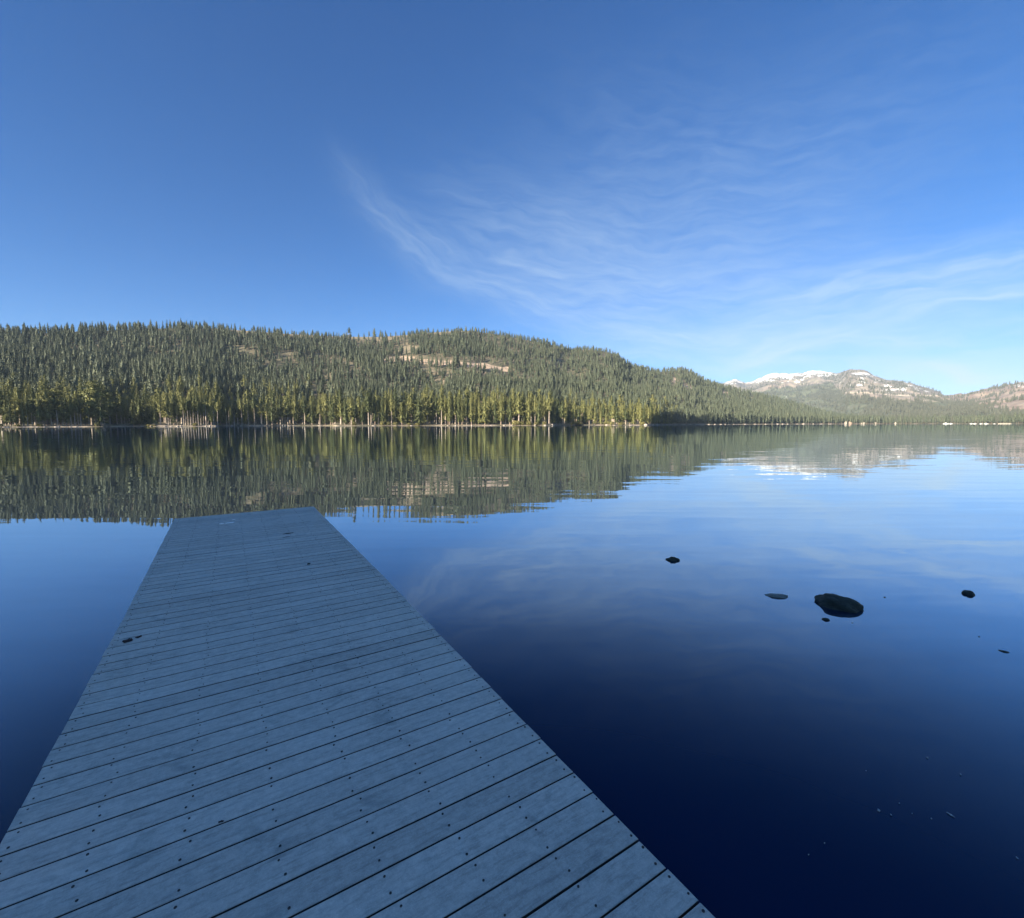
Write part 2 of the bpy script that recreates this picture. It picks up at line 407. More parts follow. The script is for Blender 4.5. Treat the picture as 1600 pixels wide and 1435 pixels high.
def disc(name, rad, z, mat, seg=96):
    v = [(0, 0, z)] + [(rad*math.cos(2*math.pi*i/seg), rad*math.sin(2*math.pi*i/seg), z) for i in range(seg)]
    f = [(0, 1+i, 1+(i+1) % seg) for i in range(seg)]
    o = link(name, mesh_np(name, v, f, (mat,))); o['kind'] = 'structure'; return o
m_bed, t, bs = material("lake_bed"); bs.inputs['Base Color'].default_value = rgb(.09, .08, .06); bs.inputs['Roughness'].default_value = 1
disc('lake_bed', 26000, -4.0, m_bed)

# water: mirror with gentle ripples over a dark body
m_water, t, bs = material("water")
t.n.remove(bs); out = t.n['Material Output']
g = t.add('ShaderNodeNewGeometry').outputs['Position']
patch = t.rng(t.noise(t.mapping(g, scale=(.5, 1.2, 1)), .045, 3, .5), .38, .66, .45, 1.25)
def slope(vec, scale, amp, detail=2.0):
    n = t.noise(vec, scale, detail, .5, .3, out=1)
    a = t.add('ShaderNodeVectorMath', operation='SUBTRACT'); t.put(a.inputs[0], n); a.inputs[1].default_value = (.5, .5, .5)
    b = t.add('ShaderNodeVectorMath', operation='MULTIPLY'); t.put(b.inputs[0], a.outputs[0]); b.inputs[1].default_value = amp
    return b.outputs[0]
s1 = slope(t.mapping(g, rot=(0, 0, R(6)), scale=(.20, 1.5, 1)), 1.5, (.008, .050, 0))
s2 = slope(t.mapping(g, rot=(0, 0, R(-14)), scale=(.5, 1.2, 1)), 6.0, (.004, .014, 0))
s3 = slope(t.mapping(g, scale=(.35, 1, 1)), .35, (.003, .013, 0))
ad = t.add('ShaderNodeVectorMath', operation='ADD'); t.put(ad.inputs[0], s1); t.put(ad.inputs[1], s2)
sc_ = t.add('ShaderNodeVectorMath', operation='SCALE'); t.put(sc_.inputs[0], ad.outputs[0]); t.put(sc_.inputs['Scale'], patch)
ad2 = t.add('ShaderNodeVectorMath', operation='ADD'); t.put(ad2.inputs[0], sc_.outputs[0]); t.put(ad2.inputs[1], s3)
ad3 = t.add('ShaderNodeVectorMath', operation='ADD'); t.put(ad3.inputs[0], ad2.outputs[0]); ad3.inputs[1].default_value = (0, 0, 1)
nrm = t.add('ShaderNodeVectorMath', operation='NORMALIZE'); t.put(nrm.inputs[0], ad3.outputs[0]); N = nrm.outputs[0]
lw = t.add('ShaderNodeLayerWeight'); lw.inputs['Blend'].default_value = .5; t.put(lw.inputs['Normal'], N)
cr = t.add('ShaderNodeValToRGB'); t.put(cr.inputs[0], lw.outputs['Facing']); e = cr.color_ramp; e.interpolation = 'B_SPLINE'
vals = [(.0, .010), (.25, .012), (.36, .02), (.46, .055), (.57, .18), (.67, .42), (.77, .62), (.87, .74), (.95, .86), (1.0, .96)]
e.elements[0].position = vals[0][0]; e.elements[0].color = (vals[0][1],)*3+(1,)
e.elements[1].position = vals[-1][0]; e.elements[1].color = (vals[-1][1],)*3+(1,)
for p, v in vals[1:-1]:
    k = e.elements.new(p); k.color = (v, v, v, 1)
gl = t.add('ShaderNodeBsdfGlossy'); gl.inputs['Roughness'].default_value = .0; gl.inputs['Color'].default_value = rgb(.88, .955, 1.0); t.put(gl.inputs['Normal'], N)
df = t.add('ShaderNodeBsdfDiffuse'); df.inputs['Color'].default_value = rgb(.0001, .009, .042)
mx = t.add('ShaderNodeMixShader'); t.put(mx.inputs[0], cr.outputs[0]); t.l.new(df.outputs[0], mx.inputs[1]); t.l.new(gl.outputs[0], mx.inputs[2])
t.l.new(mx.outputs[0], out.inputs['Surface'])
disc('water', 12000, 0.0, m_water)

# ------------------------------------------------------------------ plant materials
def needle_material(name, a, b, c):
    m, t, bs = material(name)
    oi = t.add('ShaderNodeObjectInfo').outputs['Random']; tn = t.attr('tint')
    col = t.mix(oi, rgb(*a), rgb(*b)); col = t.mix(t.m('MULTIPLY', tn, .75), col, rgb(*c))
    t.l.new(col, bs.inputs['Base Color']); bs.inputs['Roughness'].default_value = .7
    bs.inputs['Specular IOR Level'].default_value = .2
    tr = t.add('ShaderNodeBsdfTranslucent'); t.l.new(col, tr.inputs[0])
    mx = t.add('ShaderNodeMixShader'); mx.inputs[0].default_value = .10
    t.l.new(bs.outputs[0], mx.inputs[1]); t.l.new(tr.outputs[0], mx.inputs[2])
    t.l.new(mx.outputs[0], t.n['Material Output'].inputs['Surface'])
    return m
M_PINE = needle_material("pine_needles", (.190, .198, .070), (.255, .250, .090), (.125, .140, .060))
M_FIR = needle_material("fir_needles", (.092, .112, .070), (.142, .157, .096), (.056, .076, .052))
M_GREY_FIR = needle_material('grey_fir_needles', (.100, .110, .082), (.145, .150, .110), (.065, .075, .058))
M_DARK_PINE = needle_material('dark_pine_needles', (.085, .105, .045), (.140, .155, .060), (.060, .078, .036))
M_BUSH = needle_material("shrub_leaves", (.20, .19, .07), (.26, .23, .09), (.13, .13, .05))
def bark_material(name, a, b):
    m, t, bs = material(name)
    g = t.add('ShaderNodeTexCoord').outputs['Object']
    n = t.noise(t.mapping(g, scale=(3, 3, .5)), 1.5, 4, .6)
    t.l.new(t.mix(t.rng(n, .35, .65), rgb(*a), rgb(*b)), bs.inputs['Base Color']); bs.inputs['Roughness'].default_value = .9
    return m
M_BARK = bark_material("bark", (.16, .12, .09), (.30, .23, .17))
M_PALE = bark_material("pale_bark", (.28, .23, .18), (.47, .40, .32))

# ------------------------------------------------------------------ tree shapes
def trunk_geo(rng, H, r0, lean=0.02, seg=7, rows=8, top=1.0):
    V = []; Fq = []
    lx, ly = rng.normal(0, lean, 2)
    for i in range(rows):
        t = i/(rows-1); z = H*t*top; rr = r0*(1-t*.93)*(1.25 if i == 0 else 1)
        bx, by = lx*z + .12*math.sin(t*5+lx*90), ly*z + .12*math.cos(t*4+ly*70)
        for k in range(seg):
            a = 2*math.pi*k/seg; V.append((bx+rr*math.cos(a), by+rr*math.sin(a), z))
    for i in range(rows-1):
        for k in range(seg):
            a = i*seg+k; b = i*seg+(k+1) % seg; Fq.append((a, b, b+seg, a+seg))
    return np.array(V), np.array(Fq), (lx, ly)
def tufts(rng, P, D, size, tint):
    """irregular needle sprays: three crossed quads at each point"""
    n = len(P); V = []; T = []
    D = D/np.linalg.norm(D, axis=1, keepdims=True)
    up = np.tile([0, 0, 1.0], (n, 1)) + rng.normal(0, .35, (n, 3))
    S = np.cross(D, up); S /= np.linalg.norm(S, axis=1, keepdims=True) + 1e-9
    U = np.cross(S, D)
    O = D*np.array([1, 1, .35]); O /= np.linalg.norm(O, axis=1, keepdims=True)+1e-9
    W_ = np.cross(O, S)
    for k, (a, b) in enumerate(((S, D), (S, W_), (U*.7+S*.4, D))):
        l = size*rng.uniform(.7, 1.3, n); w_ = size*rng.uniform(.28, .55, n)
        q = np.stack([P - b*l[:, None]*.8,
                      P + a*w_[:, None] + b*(l*rng.uniform(-.3, .3, n))[:, None],
                      P + b*l[:, None] + a*(w_*rng.uniform(-.4, .4, n))[:, None],
                      P - a*w_[:, None] + b*(l*rng.uniform(-.3, .3, n))[:, None]], 1)
        V.append(q.reshape(-1, 3)); T.append(np.repeat(tint, 4))
    V = np.concatenate(V); T = np.concatenate(T)
    return V, np.arange(len(V)).reshape(-1, 4), T
def crown_geo(rng, H, z0, rad, nb, shape, size, m=3, droop=.15, lean=(0, 0), gap=.0, core=.5):
    P = []; D = []; S = []
    for i in range(nb):
        t = ((i+rng.uniform(0, 1))/nb)**.92
        z = z0 + (H-z0)*t
        if gap and rng.uniform() < gap: continue
        az = i*2.399 + rng.uniform(-.5, .5)
        L = rad*shape(t)*rng.uniform(.62, 1.12) + .12
        d = np.array([math.cos(az), math.sin(az), -droop*(1-t) + .25*t + rng.uniform(-.12, .12)])
        for k in range(m):
            s = (k+1)/m*rng.uniform(.85, 1.1)
            if m == 1: s = .6
            P.append([lean[0]*z + d[0]*L*s, lean[1]*z + d[1]*L*s, z + d[2]*L*s - .06*L*s*s])
            D.append(d + rng.normal(0, .25, 3)); S.append(size*(.75+.35*shape(t))*(1.08-.6*t*t)*rng.uniform(.75, 1.2))
    P = np.array(P); D = np.array(D); S = np.array(S)
    tint = np.clip(rng.uniform(0, 1, len(P)), 0, 1)
    V, Fq, T = tufts(rng, P, D, S, tint)
    if core:                                   # the dense middle of the crown, where twigs close up
        nr, ns = (9, 8) if m > 1 else (6, 6); c0 = len(V); CV = []
        for i in range(nr):
            t = i/(nr-1); z = z0 + (H-z0)*(.04+.9*t)
            for k in range(ns):
                a = 6.283*(k+.5*(i % 2))/ns; rr = rad*shape(min(t+.04, .98))*core*rng.uniform(.6, 1.15)
                CV.append((lean[0]*z + rr*math.cos(a), lean[1]*z + rr*math.sin(a), z + rng.uniform(-.4, .4)))
        CF = []
        for i in range(nr-1):
            for k in range(ns): CF.append((c0+i*ns+k, c0+i*ns+(k+1) % ns, c0+(i+1)*ns+(k+1) % ns, c0+(i+1)*ns+k))
        V = np.concatenate([V, CV]); Fq = np.concatenate([Fq, np.array(CF)]); T = np.concatenate([T, rng.uniform(.2, .8, len(CV))])
    return V, Fq, T
cone = lambda t: (1-t)**.75
spire = lambda t: min(1, (1-t)*1.6)**.8*(.55+.45*min(1, t*4+.3))
oval = lambda t: math.sin(math.pi*min(1, .14+t*.86))**.6
broad = lambda t: (math.sin(math.pi*(.22+t*.76)))**.5*(.8+.2*math.sin(t*23))
def make_tree(seed, kind):
    """returns crown (V,F,tint), trunk (V,F), for a tree 1 unit = 1 m, 30 m tall"""
    rng = np.random.RandomState(seed); H = 30.0
    if kind == 'fir':
        tv, tf, ln = trunk_geo(rng, H*.97, .36, .006); cv = crown_geo(rng, H, 1.8, 3.8, 125, lambda t: spire(t)*(.85+.25*math.sin(t*24+seed)), 1.0, 3, .28, ln, .10, .40)
    elif kind == 'open_fir':
        tv, tf, ln = trunk_geo(rng, H*.97, .36, .01); cv = crown_geo(rng, H, 3.5, 4.4, 84, cone, .90, 3, .18, ln, .22, .16)
    elif kind == 'pine':
        tv, tf, ln = trunk_geo(rng, H*.97, .48, .01); cv = crown_geo(rng, H, 9, 4.8, 105, lambda t: oval(t)*(1.15-.6*t)*(.8+.3*math.sin(t*15+seed)), 1.2, 3, .05, ln, .15, .34)
    elif kind == 'high_pine':
        tv, tf, ln = trunk_geo(rng, H*.97, .40, .018); cv = crown_geo(rng, H, 13, 3.5, 84, lambda t: oval(t)*(1.1-.45*t)*(.8+.3*math.sin(t*13+seed)), 1.05, 3, .0, ln, .15, .32)
    elif kind == 'broad_pine':
        tv, tf, ln = trunk_geo(rng, H*.95, .6, .01); cv = crown_geo(rng, H, 5.5, 9.0, 210, broad, 1.4, 4, .02, ln, .16, .3)
    elif kind == 'column_pine':
        tv, tf, ln = trunk_geo(rng, H*.97, .42, .008); cv = crown_geo(rng, H, 3.5, 3.6, 120, lambda t: (.25+.75*(1-t)**.8)*min(1, t*5+.35)*(.78+.3*math.sin(t*17+seed)), 1.05, 3, .1, ln, .15, .34)
    elif kind == 'lodgepole':
        tv, tf, ln = trunk_geo(rng, H*.97, .24, .025); cv = crown_geo(rng, H, 18, 2.2, 60, oval, .9, 3, .0, ln, .1)
    elif kind == 'snag':
        tv, tf, ln = trunk_geo(rng, H*.97, .34, .02); cv = crown_geo(rng, H, 6, 1.6, 14, cone, .35, 1, -.2, ln, .0)
    if kind in ('lodgepole', 'high_pine', 'pine', 'snag', 'open_fir'):     # dead twigs on the bare lower trunk
        z1 = {'lodgepole': 18, 'high_pine': 16, 'pine': 10, 'snag': 28, 'open_fir': 6}[kind]; V = []; Fq = []; b = len(tv)
        for i in range(34 if kind != 'open_fir' else 10):
            z = rng.uniform(2, z1); a = rng.uniform(0, 6.28); L = rng.uniform(.6, 2.2)*(1-z/34)
            c = np.array([ln[0]*z, ln[1]*z, z]); d = np.array([math.cos(a), math.sin(a), rng.uniform(-.4, .25)])*L
            s = np.array([-math.sin(a), math.cos(a), 0])*.05; u = np.array([0, 0, .06]); k = b+len(V)
            V += [c-s, c+s, c+u*1.4, c+d]; Fq += [(k, k+1, k+3, k+3), (k+1, k+2, k+3, k+3), (k+2, k, k+3, k+3)]
        tv = np.concatenate([tv, np.array(V)]); ftri = [f[:3] for f in Fq]
        return cv, (tv, [tuple(f) for f in tf] + ftri)
    return cv, (tv, [tuple(f) for f in tf])
KINDS = ['fir', 'open_fir', 'pine', 'high_pine', 'broad_pine', 'column_pine', 'lodgepole', 'snag']
PALE_TRUNK = {'high_pine', 'lodgepole', 'snag', 'pine'}
TREE = {}
for kd in KINDS:
    TREE[kd] = []
    for s in range(3 if kd not in ('snag', 'broad_pine') else 2):
        (cv, cf, ct), (tv, tf) = make_tree(100 + s*31 + KINDS.index(kd)*7, kd)
        cm = mesh_np(kd+'_crown', cv, cf, ((M_DARK_PINE if s == 2 or kd == 'open_fir' else M_PINE) if kd != 'snag' else M_PALE,), attrs={'tint': ct})
        tm = mesh_np(kd+'_trunk', tv, tf, (M_PALE if kd in PALE_TRUNK else M_BARK,))
        TREE[kd].append((cm, tm, (cv, cf, ct, tv, tf)))

def proto_object(name, cv, cf, ct, tv, tf, mats):
    """one joined mesh (crown + trunk) used as the unit of a forest mass; not linked to the scene itself"""
    V = np.concatenate([cv, tv]); n = len(cv)
    faces = [tuple(f) for f in cf] + [tuple(i+n for i in f) for f in tf]
    fm = [0]*len(cf) + [1]*len(tf)
    me = mesh_np(name, V, faces, mats, fmat=fm, attrs={'tint': np.concatenate([ct, np.zeros(len(tv))])})
    return bpy.data.objects.new(name, me)
def far_proto(seed, kind):
    rng = np.random.RandomState(seed); H = 30.0
    tv, tf, ln = trunk_geo(rng, H*.95, .36, .008, 4, 3)
    if kind == 0: c = crown_geo(rng, H, 3.0, 4.2, 58, spire, 1.9, 1, .25, ln, .08)
    elif kind == 1: c = crown_geo(rng, H, 6.0, 4.3, 52, oval, 2.0, 1, .1, ln, .1)
    else: c = crown_geo(rng, H, 2.5, 3.2, 54, cone, 1.7, 1, .3, ln, .1)
    return c, (tv, [tuple(f) for f in tf])
FAR = []
FARGREY = []
for i, kd in enumerate((0, 1, 2, 0, 2, 1, 0)):
    (cv, cf, ct), (tv, tf) = far_proto(500+i, kd); FAR.append(proto_object('conifer_unit', cv, cf, ct, tv, tf, (M_FIR, M_BARK)))
    if i < 4: FARGREY.append(proto_object('conifer_unit', cv, cf, ct, tv, tf, (M_GREY_FIR, M_BARK)))
MID = []
for kd in ('fir', 'pine', 'column_pine', 'high_pine', 'open_fir'):
    cv, cf, ct, tv, tf = TREE[kd][1][2]
    MID.append(proto_object('conifer_unit', cv, cf, ct, tv, tf, (M_PINE, M_PALE if kd in PALE_TRUNK else M_BARK)))

def scatter(name, P, scale, rot, protos, label, cat='forest'):
    """forest mass: ONE object holding a point per tree, drawn with geometry nodes"""
    n = len(P); rng = np.random.RandomState(n)
    me = bpy.data.meshes.new(name); me.vertices.add(n); me.vertices.foreach_set('co', np.asarray(P, np.float32).ravel())
    a = me.attributes.new('scl', 'FLOAT', 'POINT'); a.data.foreach_set('value', np.asarray(scale, np.float32))
    a = me.attributes.new('rot', 'FLOAT', 'POINT'); a.data.foreach_set('value', np.asarray(rot, np.float32))
    a = me.attributes.new('wid', 'FLOAT', 'POINT'); a.data.foreach_set('value', rng.uniform(.95, 1.6, n).astype(np.float32))
    a = me.attributes.new('idx', 'INT', 'POINT'); a.data.foreach_set('value', rng.randint(0, len(protos), n).astype(np.int32))
    o = link(name, me); tag(o, label, cat, None, 'stuff')
    ng = bpy.data.node_groups.new(name, 'GeometryNodeTree')
    ng.interface.new_socket('Geometry', in_out='INPUT', socket_type='NodeSocketGeometry')
    ng.interface.new_socket('Geometry', in_out='OUTPUT', socket_type='NodeSocketGeometry')
    gi = ng.nodes.new('NodeGroupInput'); go = ng.nodes.new('NodeGroupOutput')
    jn = ng.nodes.new('GeometryNodeJoinGeometry')
    for p in reversed(protos):
        oi = ng.nodes.new('GeometryNodeObjectInfo'); oi.inputs['Object'].default_value = p; oi.inputs['As Instance'].default_value = True
        ng.links.new(oi.outputs['Geometry'], jn.inputs[0])
    ip = ng.nodes.new('GeometryNodeInstanceOnPoints'); ip.inputs['Pick Instance'].default_value = True
    def at(nm, typ):
        x = ng.nodes.new('GeometryNodeInputNamedAttribute'); x.data_type = typ; x.inputs['Name'].default_value = nm; return x.outputs[0]
    cr_ = ng.nodes.new('ShaderNodeCombineXYZ'); ng.links.new(at('rot', 'FLOAT'), cr_.inputs[2])
    cs = ng.nodes.new('ShaderNodeCombineXYZ')
    ml = ng.nodes.new('ShaderNodeMath'); ml.operation = 'MULTIPLY'; ng.links.new(at('scl', 'FLOAT'), ml.inputs[0]); ng.links.new(at('wid', 'FLOAT'), ml.inputs[1])
    ng.links.new(ml.outputs[0], cs.inputs[0]); ng.links.new(ml.outputs[0], cs.inputs[1]); ng.links.new(at('scl', 'FLOAT'), cs.inputs[2])
    ng.links.new(gi.outputs[0], ip.inputs['Points']); ng.links.new(jn.outputs[0], ip.inputs['Instance'])
    ng.links.new(at('idx', 'INT'), ip.inputs['Instance Index']); ng.links.new(cr_.outputs[0], ip.inputs['Rotation'])
    ng.links.new(cs.outputs[0], ip.inputs['Scale']); ng.links.new(ip.outputs[0], go.inputs[0])
    md = o.modifiers.new('trees', 'NODES'); md.node_group = ng
    return o

rng = np.random.RandomState(11)
# hill forest -----------------------------------------------------
def grid_points(x0, x1, y0, y1, step):
    gx, gy = np.meshgrid(np.arange(x0, x1, step), np.arange(y0, y1, step))
    gx = gx.ravel() + rng.uniform(-.45, .45, gx.size)*step; gy = gy.ravel() + rng.uniform(-.45, .45, gy.size)*step
    return gx, gy
gx, gy = grid_points(-1500, 1900, 150, 2600, 6.7)
az = np.arctan2(gx, gy); r = np.hypot(gx, gy); X = pix_of_az(az)
D = interp(X, SHORE); RR = interp(X, HILL_R); d = r-D
ok = (az > R(-68)) & (X < 1425) & (d > 7) & (r < RR+25)
ok &= rng.uniform(0, 1, len(gx)) < np.clip(900.0/r, .25, 1)**1.0
gx, gy, az, r, X, D, RR, d = [q[ok] for q in (gx, gy, az, r, X, D, RR, d)]
z = hill_z(az, r); P = np.stack([gx, gy, z], 1)
scar, bare, xx, yy = hill_masks(P)
scar2, bare2, _, _ = hill_masks(P + np.array([0, 0, 14.0]))         # a crown would hide the scar behind it
clump = fbm(gx/38, gy/38, 40, 3)
dens_ = np.clip(1.25*sstep(.32, .54, clump)+.34, 0, 1)
dens_ *= 1-.97*sstep(.16, .35, scar); dens_ *= 1-.85*sstep(.2, .5, scar2); dens_ *= 1-.78*sstep(.15, .6, bare)
near_edge = (X < 1015) & (d < 62)
dens_ = np.where(near_edge, 0, dens_)
keep = rng.uniform(0, 1, len(gx)) < dens_
P, d, X, r = P[keep], d[keep], X[keep], r[keep]
hgt = rng.normal(.60, .13, len(P))*(1+.12*(fbm(P[:,0]/70, P[:,1]/70, 77, 2)-.5))
low = (d < 150) & (X < 1060); hgt = np.where(low, hgt*1.35, hgt)
small = rng.uniform(0, 1, len(P)) < .18; hgt = np.where(small, hgt*.6, hgt)
hgt = hgt*(1-.22*sstep(-40, 0, r-interp(X, HILL_R)))
hgt = np.clip(hgt*interp(X, [(0, 1.05), (250, 1.0), (500, .9), (800, .85), (1100, .9), (1400, 1.0)]), .2, 1.2)
rot = rng.uniform(0, 6.28, len(P))
ylw = low & (rng.uniform(0, 1, len(P)) < np.clip(1.6-d/110, 0, 1))
scatter('valley_forest', P[ylw], hgt[ylw], rot[ylw], MID, 'yellow green conifer woods on the flat behind the lakeside trees')
scatter('hillside_forest', P[~ylw], hgt[~ylw], rot[~ylw], FAR, 'dense grey green conifer forest covering the long hill across the lake')
print('hill trees', len(P), 'yellow', ylw.sum())
# mountain forest --------------------------------------------------
gx, gy = grid_points(300, 4200, 900, 5200, 13.0)
az = np.arctan2(gx, gy); r = np.hypot(gx, gy); X = pix_of_az(az)
ok = (X > 1080) & (X < 1900) & (r > mt_D(X)+8) & (r < mt_R(X)-20)
gx, gy, az, r, X = [q[ok] for q in (gx, gy, az, r, X)]
P = np.stack([gx, gy, mt_z(az, r)], 1); snow, road, wood, warm, xx, yy = mt_masks(P)
cl = fbm(gx/130, gy/130, 60, 3)
dn = np.clip(sstep(.35, .65, wood)*(.12+1.3*sstep(.42, .56, cl)), 0, 1)*(1-sstep(.3, .6, snow))*(1-road) + .32*sstep(.42, .6, cl)
nearb = r-mt_D(X) < 110
dn = np.where(nearb, 1.0, dn); keep = rng.uniform(0, 1, len(P)) < dn
P = P[keep]; nearb = nearb[keep]; hg = np.clip(rng.normal(.62, .12, len(P)), .25, 1.0)
scatter('mountain_forest', P, hg, rng.uniform(0, 6.28, len(P)), FARGREY, 'scattered hazy conifer forest on the lower slopes of the snowy mountains')
print('mountain trees', len(P))
# a fuller fringe of trees on the farthest shore
az = rng.uniform(az_of_pix(1030), az_of_pix(1900), 1500); X = pix_of_az(az)
r = interp(X, SHORE) + 8 + rng.uniform(0, 60, len(X)); hz = hill_z(az, r); mz = mt_z(az, r)
zz = np.where(X < 1390, hz, mz); P = np.stack([r*np.sin(az), r*np.cos(az), np.maximum(zz, 0.3)], 1)
scatter('shoreline_forest', P, np.clip(rng.normal(.74, .13, len(P)), .35, 1.1), rng.uniform(0, 6.28, len(P)), FAR, 'thin line of conifers along the farthest shore below the mountains')
# woods behind the viewer, which keep the dock in shade
n = 420; az = rng.uniform(R(150), R(262), n); r = 32 + rng.uniform(0, 1, n)**.8*130
ok = ~((az < R(190)) & (r < 60)); az, r = az[ok], r[ok]
P = np.stack([r*np.sin(az), r*np.cos(az), np.maximum(near_z(az, r)-.2, -1)], 1)
scatter('lakeside_woods', P, rng.uniform(.8, 1.1, len(P)), rng.uniform(0, 6.28, len(P)), MID, 'tall conifer woods on the near bank behind the dock')

# ------------------------------------------------------------------ lakeside trees, each a thing with trunk and crown
ORD = ['', 'first', 'second', 'third', 'fourth', 'fifth', 'sixth', 'seventh', 'eighth', 'ninth', 'tenth', 'eleventh', 'twelfth',
       'thirteenth', 'fourteenth', 'fifteenth', 'sixteenth', 'seventeenth', 'eighteenth', 'nineteenth', 'twentieth']
def ordinal(n):
    if n <= 20: return ORD[n]
    tens = {2: 'twenty', 3: 'thirty', 4: 'forty', 5: 'fifty', 6: 'sixty'}[n//10]
    return (tens + '-' + ORD[n % 10]) if n % 10 else tens[:-1] + 'ieth'
LOOK = {'fir': 'slender green fir', 'open_fir': 'sparse layered fir', 'pine': 'bushy yellow green pine', 'high_pine': 'bare trunked pine',
        'broad_pine': 'broad spreading pine', 'column_pine': 'columnar yellow green pine', 'lodgepole': 'thin pale trunked pine', 'snag': 'dead pale snag'}
SEG = [(172, 'far left shore'), (232, 'dark bay beside broad pine'), (284, 'pale sandy spit'), (345, 'pale trunk stand beside spit'),
       (520, 'shaded shore behind white boulders'), (680, 'sunlit shore above the dock end'), (872, 'bright central shore'),
       (950, 'dark cove right of centre'), (1015, 'small headland right of dark cove'), (1060, 'dark clump right of headland')]
def seg_of(x):
    for i, (lim, nm) in enumerate(SEG):
        if x < lim: return i
    return len(SEG)-1
front = [  # photo x, crown top y, kind, width in px (0 = natural), metres behind the shoreline
 (3,606,'pine',0,10),(9,622,'column_pine',0,6),(17,618,'open_fir',16,5),(24,630,'open_fir',20,4),(31,604,'pine',0,14),(37,626,'column_pine',9,5),(43,620,'high_pine',0,6),(50,628,'lodgepole',0,5),
 (55,605,'pine',12,12),(61,612,'column_pine',9,4),(68,600,'pine',16,12),(73,608,'broad_pine',26,10),(80,622,'pine',0,8),(86,610,'pine',0,13),(90,636,'snag',0,3),
 (98,624,'pine',10,7),(104,618,'column_pine',11,5),(111,624,'high_pine',8,5),(117,620,'high_pine',8,6),(122,630,'lodgepole',0,4),(126,622,'high_pine',8,6),(133,624,'open_fir',10,10),(139,634,'lodgepole',0,4),
 (149,594,'broad_pine',38,16),(158,624,'open_fir',18,3),(143,616,'pine',0,20),
 (208,628,'fir',10,2),(219,618,'fir',14,7),(238,616,'open_fir',9,8),(243,630,'fir',7,14),(251,614,'high_pine',8,8),(263,620,'pine',10,9),(266,630,'lodgepole',0,7),(272,622,'open_fir',10,10),(277,632,'lodgepole',0,7),
 (287,623,'lodgepole',6,4),(290,620,'high_pine',7,7),(294,624,'lodgepole',6,4),(298,621,'lodgepole',6,6),(302,625,'lodgepole',6,4),(306,628,'lodgepole',6,7),(310,626,'lodgepole',6,4),(314,631,'lodgepole',6,6),
 (318,628,'lodgepole',6,5),(322,632,'snag',0,4),(325,627,'lodgepole',6,7),(330,612,'column_pine',8,4),(334,634,'snag',0,4),(340,626,'lodgepole',7,6),(345,618,'column_pine',8,9),(350,636,'open_fir',8,0),(354,634,'lodgepole',6,-16),
 (361,634,'column_pine',6,-18),(366,645,'snag',0,-20),(358,640,'snag',0,-18),
 (378,622,'lodgepole',0,6),(388,624,'lodgepole',0,8),(398,620,'lodgepole',0,6),(409,622,'high_pine',0,8),(417,628,'lodgepole',0,6),(425,624,'open_fir',16,2),(438,622,'pine',0,10),(450,618,'pine',0,12),(462,615,'column_pine',0,9),
 (476,620,'high_pine',0,8),(488,624,'fir',0,9),(500,624,'high_pine',0,6),(508,634,'open_fir',7,4),(517,620,'column_pine',0,8),
 (521,626,'column_pine',11,6),(533,618,'pine',9,12),(540,622,'fir',8,2),(549,620,'pine',0,16),(556,628,'pine',0,12),(566,624,'open_fir',8,9),(571,626,'fir',0,16),(576,614,'high_pine',11,3),(580,612,'high_pine',9,5),(586,613,'column_pine',9,5),
 (592,618,'high_pine',8,9),(598,620,'column_pine',8,4),(604,632,'fir',6,12),(612,616,'high_pine',9,6),(619,628,'fir',8,14),(628,628,'column_pine',13,2),(636,634,'fir',9,9),(643,614,'pine',11,14),(648,612,'pine',10,16),
 (655,620,'fir',13,3),(661,616,'fir',12,5),(668,614,'pine',12,7),(675,616,'column_pine',9,12),(682,616,'high_pine',8,9),(690,612,'high_pine',9,4),(696,618,'pine',0,14),(702,613,'column_pine',10,3),(707,617,'high_pine',6,6),(713,622,'high_pine',6,9),
 (717,617,'column_pine',8,3),(722,616,'column_pine',8,4),(729,622,'pine',9,12),(737,615,'column_pine',8,4),(743,622,'fir',7,9),(749,620,'fir',8,7),(758,616,'fir',10,3),(766,628,'fir',9,9),(774,620,'fir',8,8),(783,613,'column_pine',10,4),(790,620,'high_pine',7,9),
 (797,614,'column_pine',9,5),(803,618,'pine',0,12),(811,612,'pine',15,5),(818,616,'column_pine',7,9),(826,611,'column_pine',9,4),(831,622,'high_pine',6,7),(836,618,'high_pine',7,6),(842,624,'fir',8,3),(847,630,'high_pine',6,5),(851,616,'pine',8,14),(858,612,'high_pine',9,5),(864,620,'fir',8,12),
 (871,622,'fir',0,6),(879,626,'pine',0,8),(888,634,'fir',0,5),(896,636,'fir',0,8),(904,636,'fir',0,6),(913,638,'fir',0,7),(921,638,'pine',0,6),(930,638,'fir',0,7),(939,640,'fir',0,5),(947,642,'fir',0,7),
 (953,652,'column_pine',6,3),(958,634,'pine',8,9),(964,636,'column_pine',9,5),(972,642,'fir',6,9),(978,638,'pine',8,5),(984,640,'column_pine',7,8),(990,644,'fir',6,6),(996,636,'pine',8,10),(1001,634,'column_pine',7,5),(1006,634,'column_pine',7,4),
 (1014,636,'fir',8,3),(1022,637,'fir',8,3),(1029,642,'fir',7,4),(1036,645,'fir',7,4),(1043,648,'fir',7,4),(1049,651,'fir',6,4)]
trees = [(x, ty, k, wpx, dd, 0) for x, ty, k, wpx, dd in front]
rngt = random.Random(5)
x = -12.0
while x < 1012 and len(trees) < 222:
    x += rngt.uniform(9, 16)
    trees.append((x, rngt.uniform(611, 630) + (0 if x < 870 else 14), rngt.choice(['pine', 'column_pine', 'pine', 'fir', 'high_pine']), 0, rngt.uniform(22, 36), 1))
x = -10.0
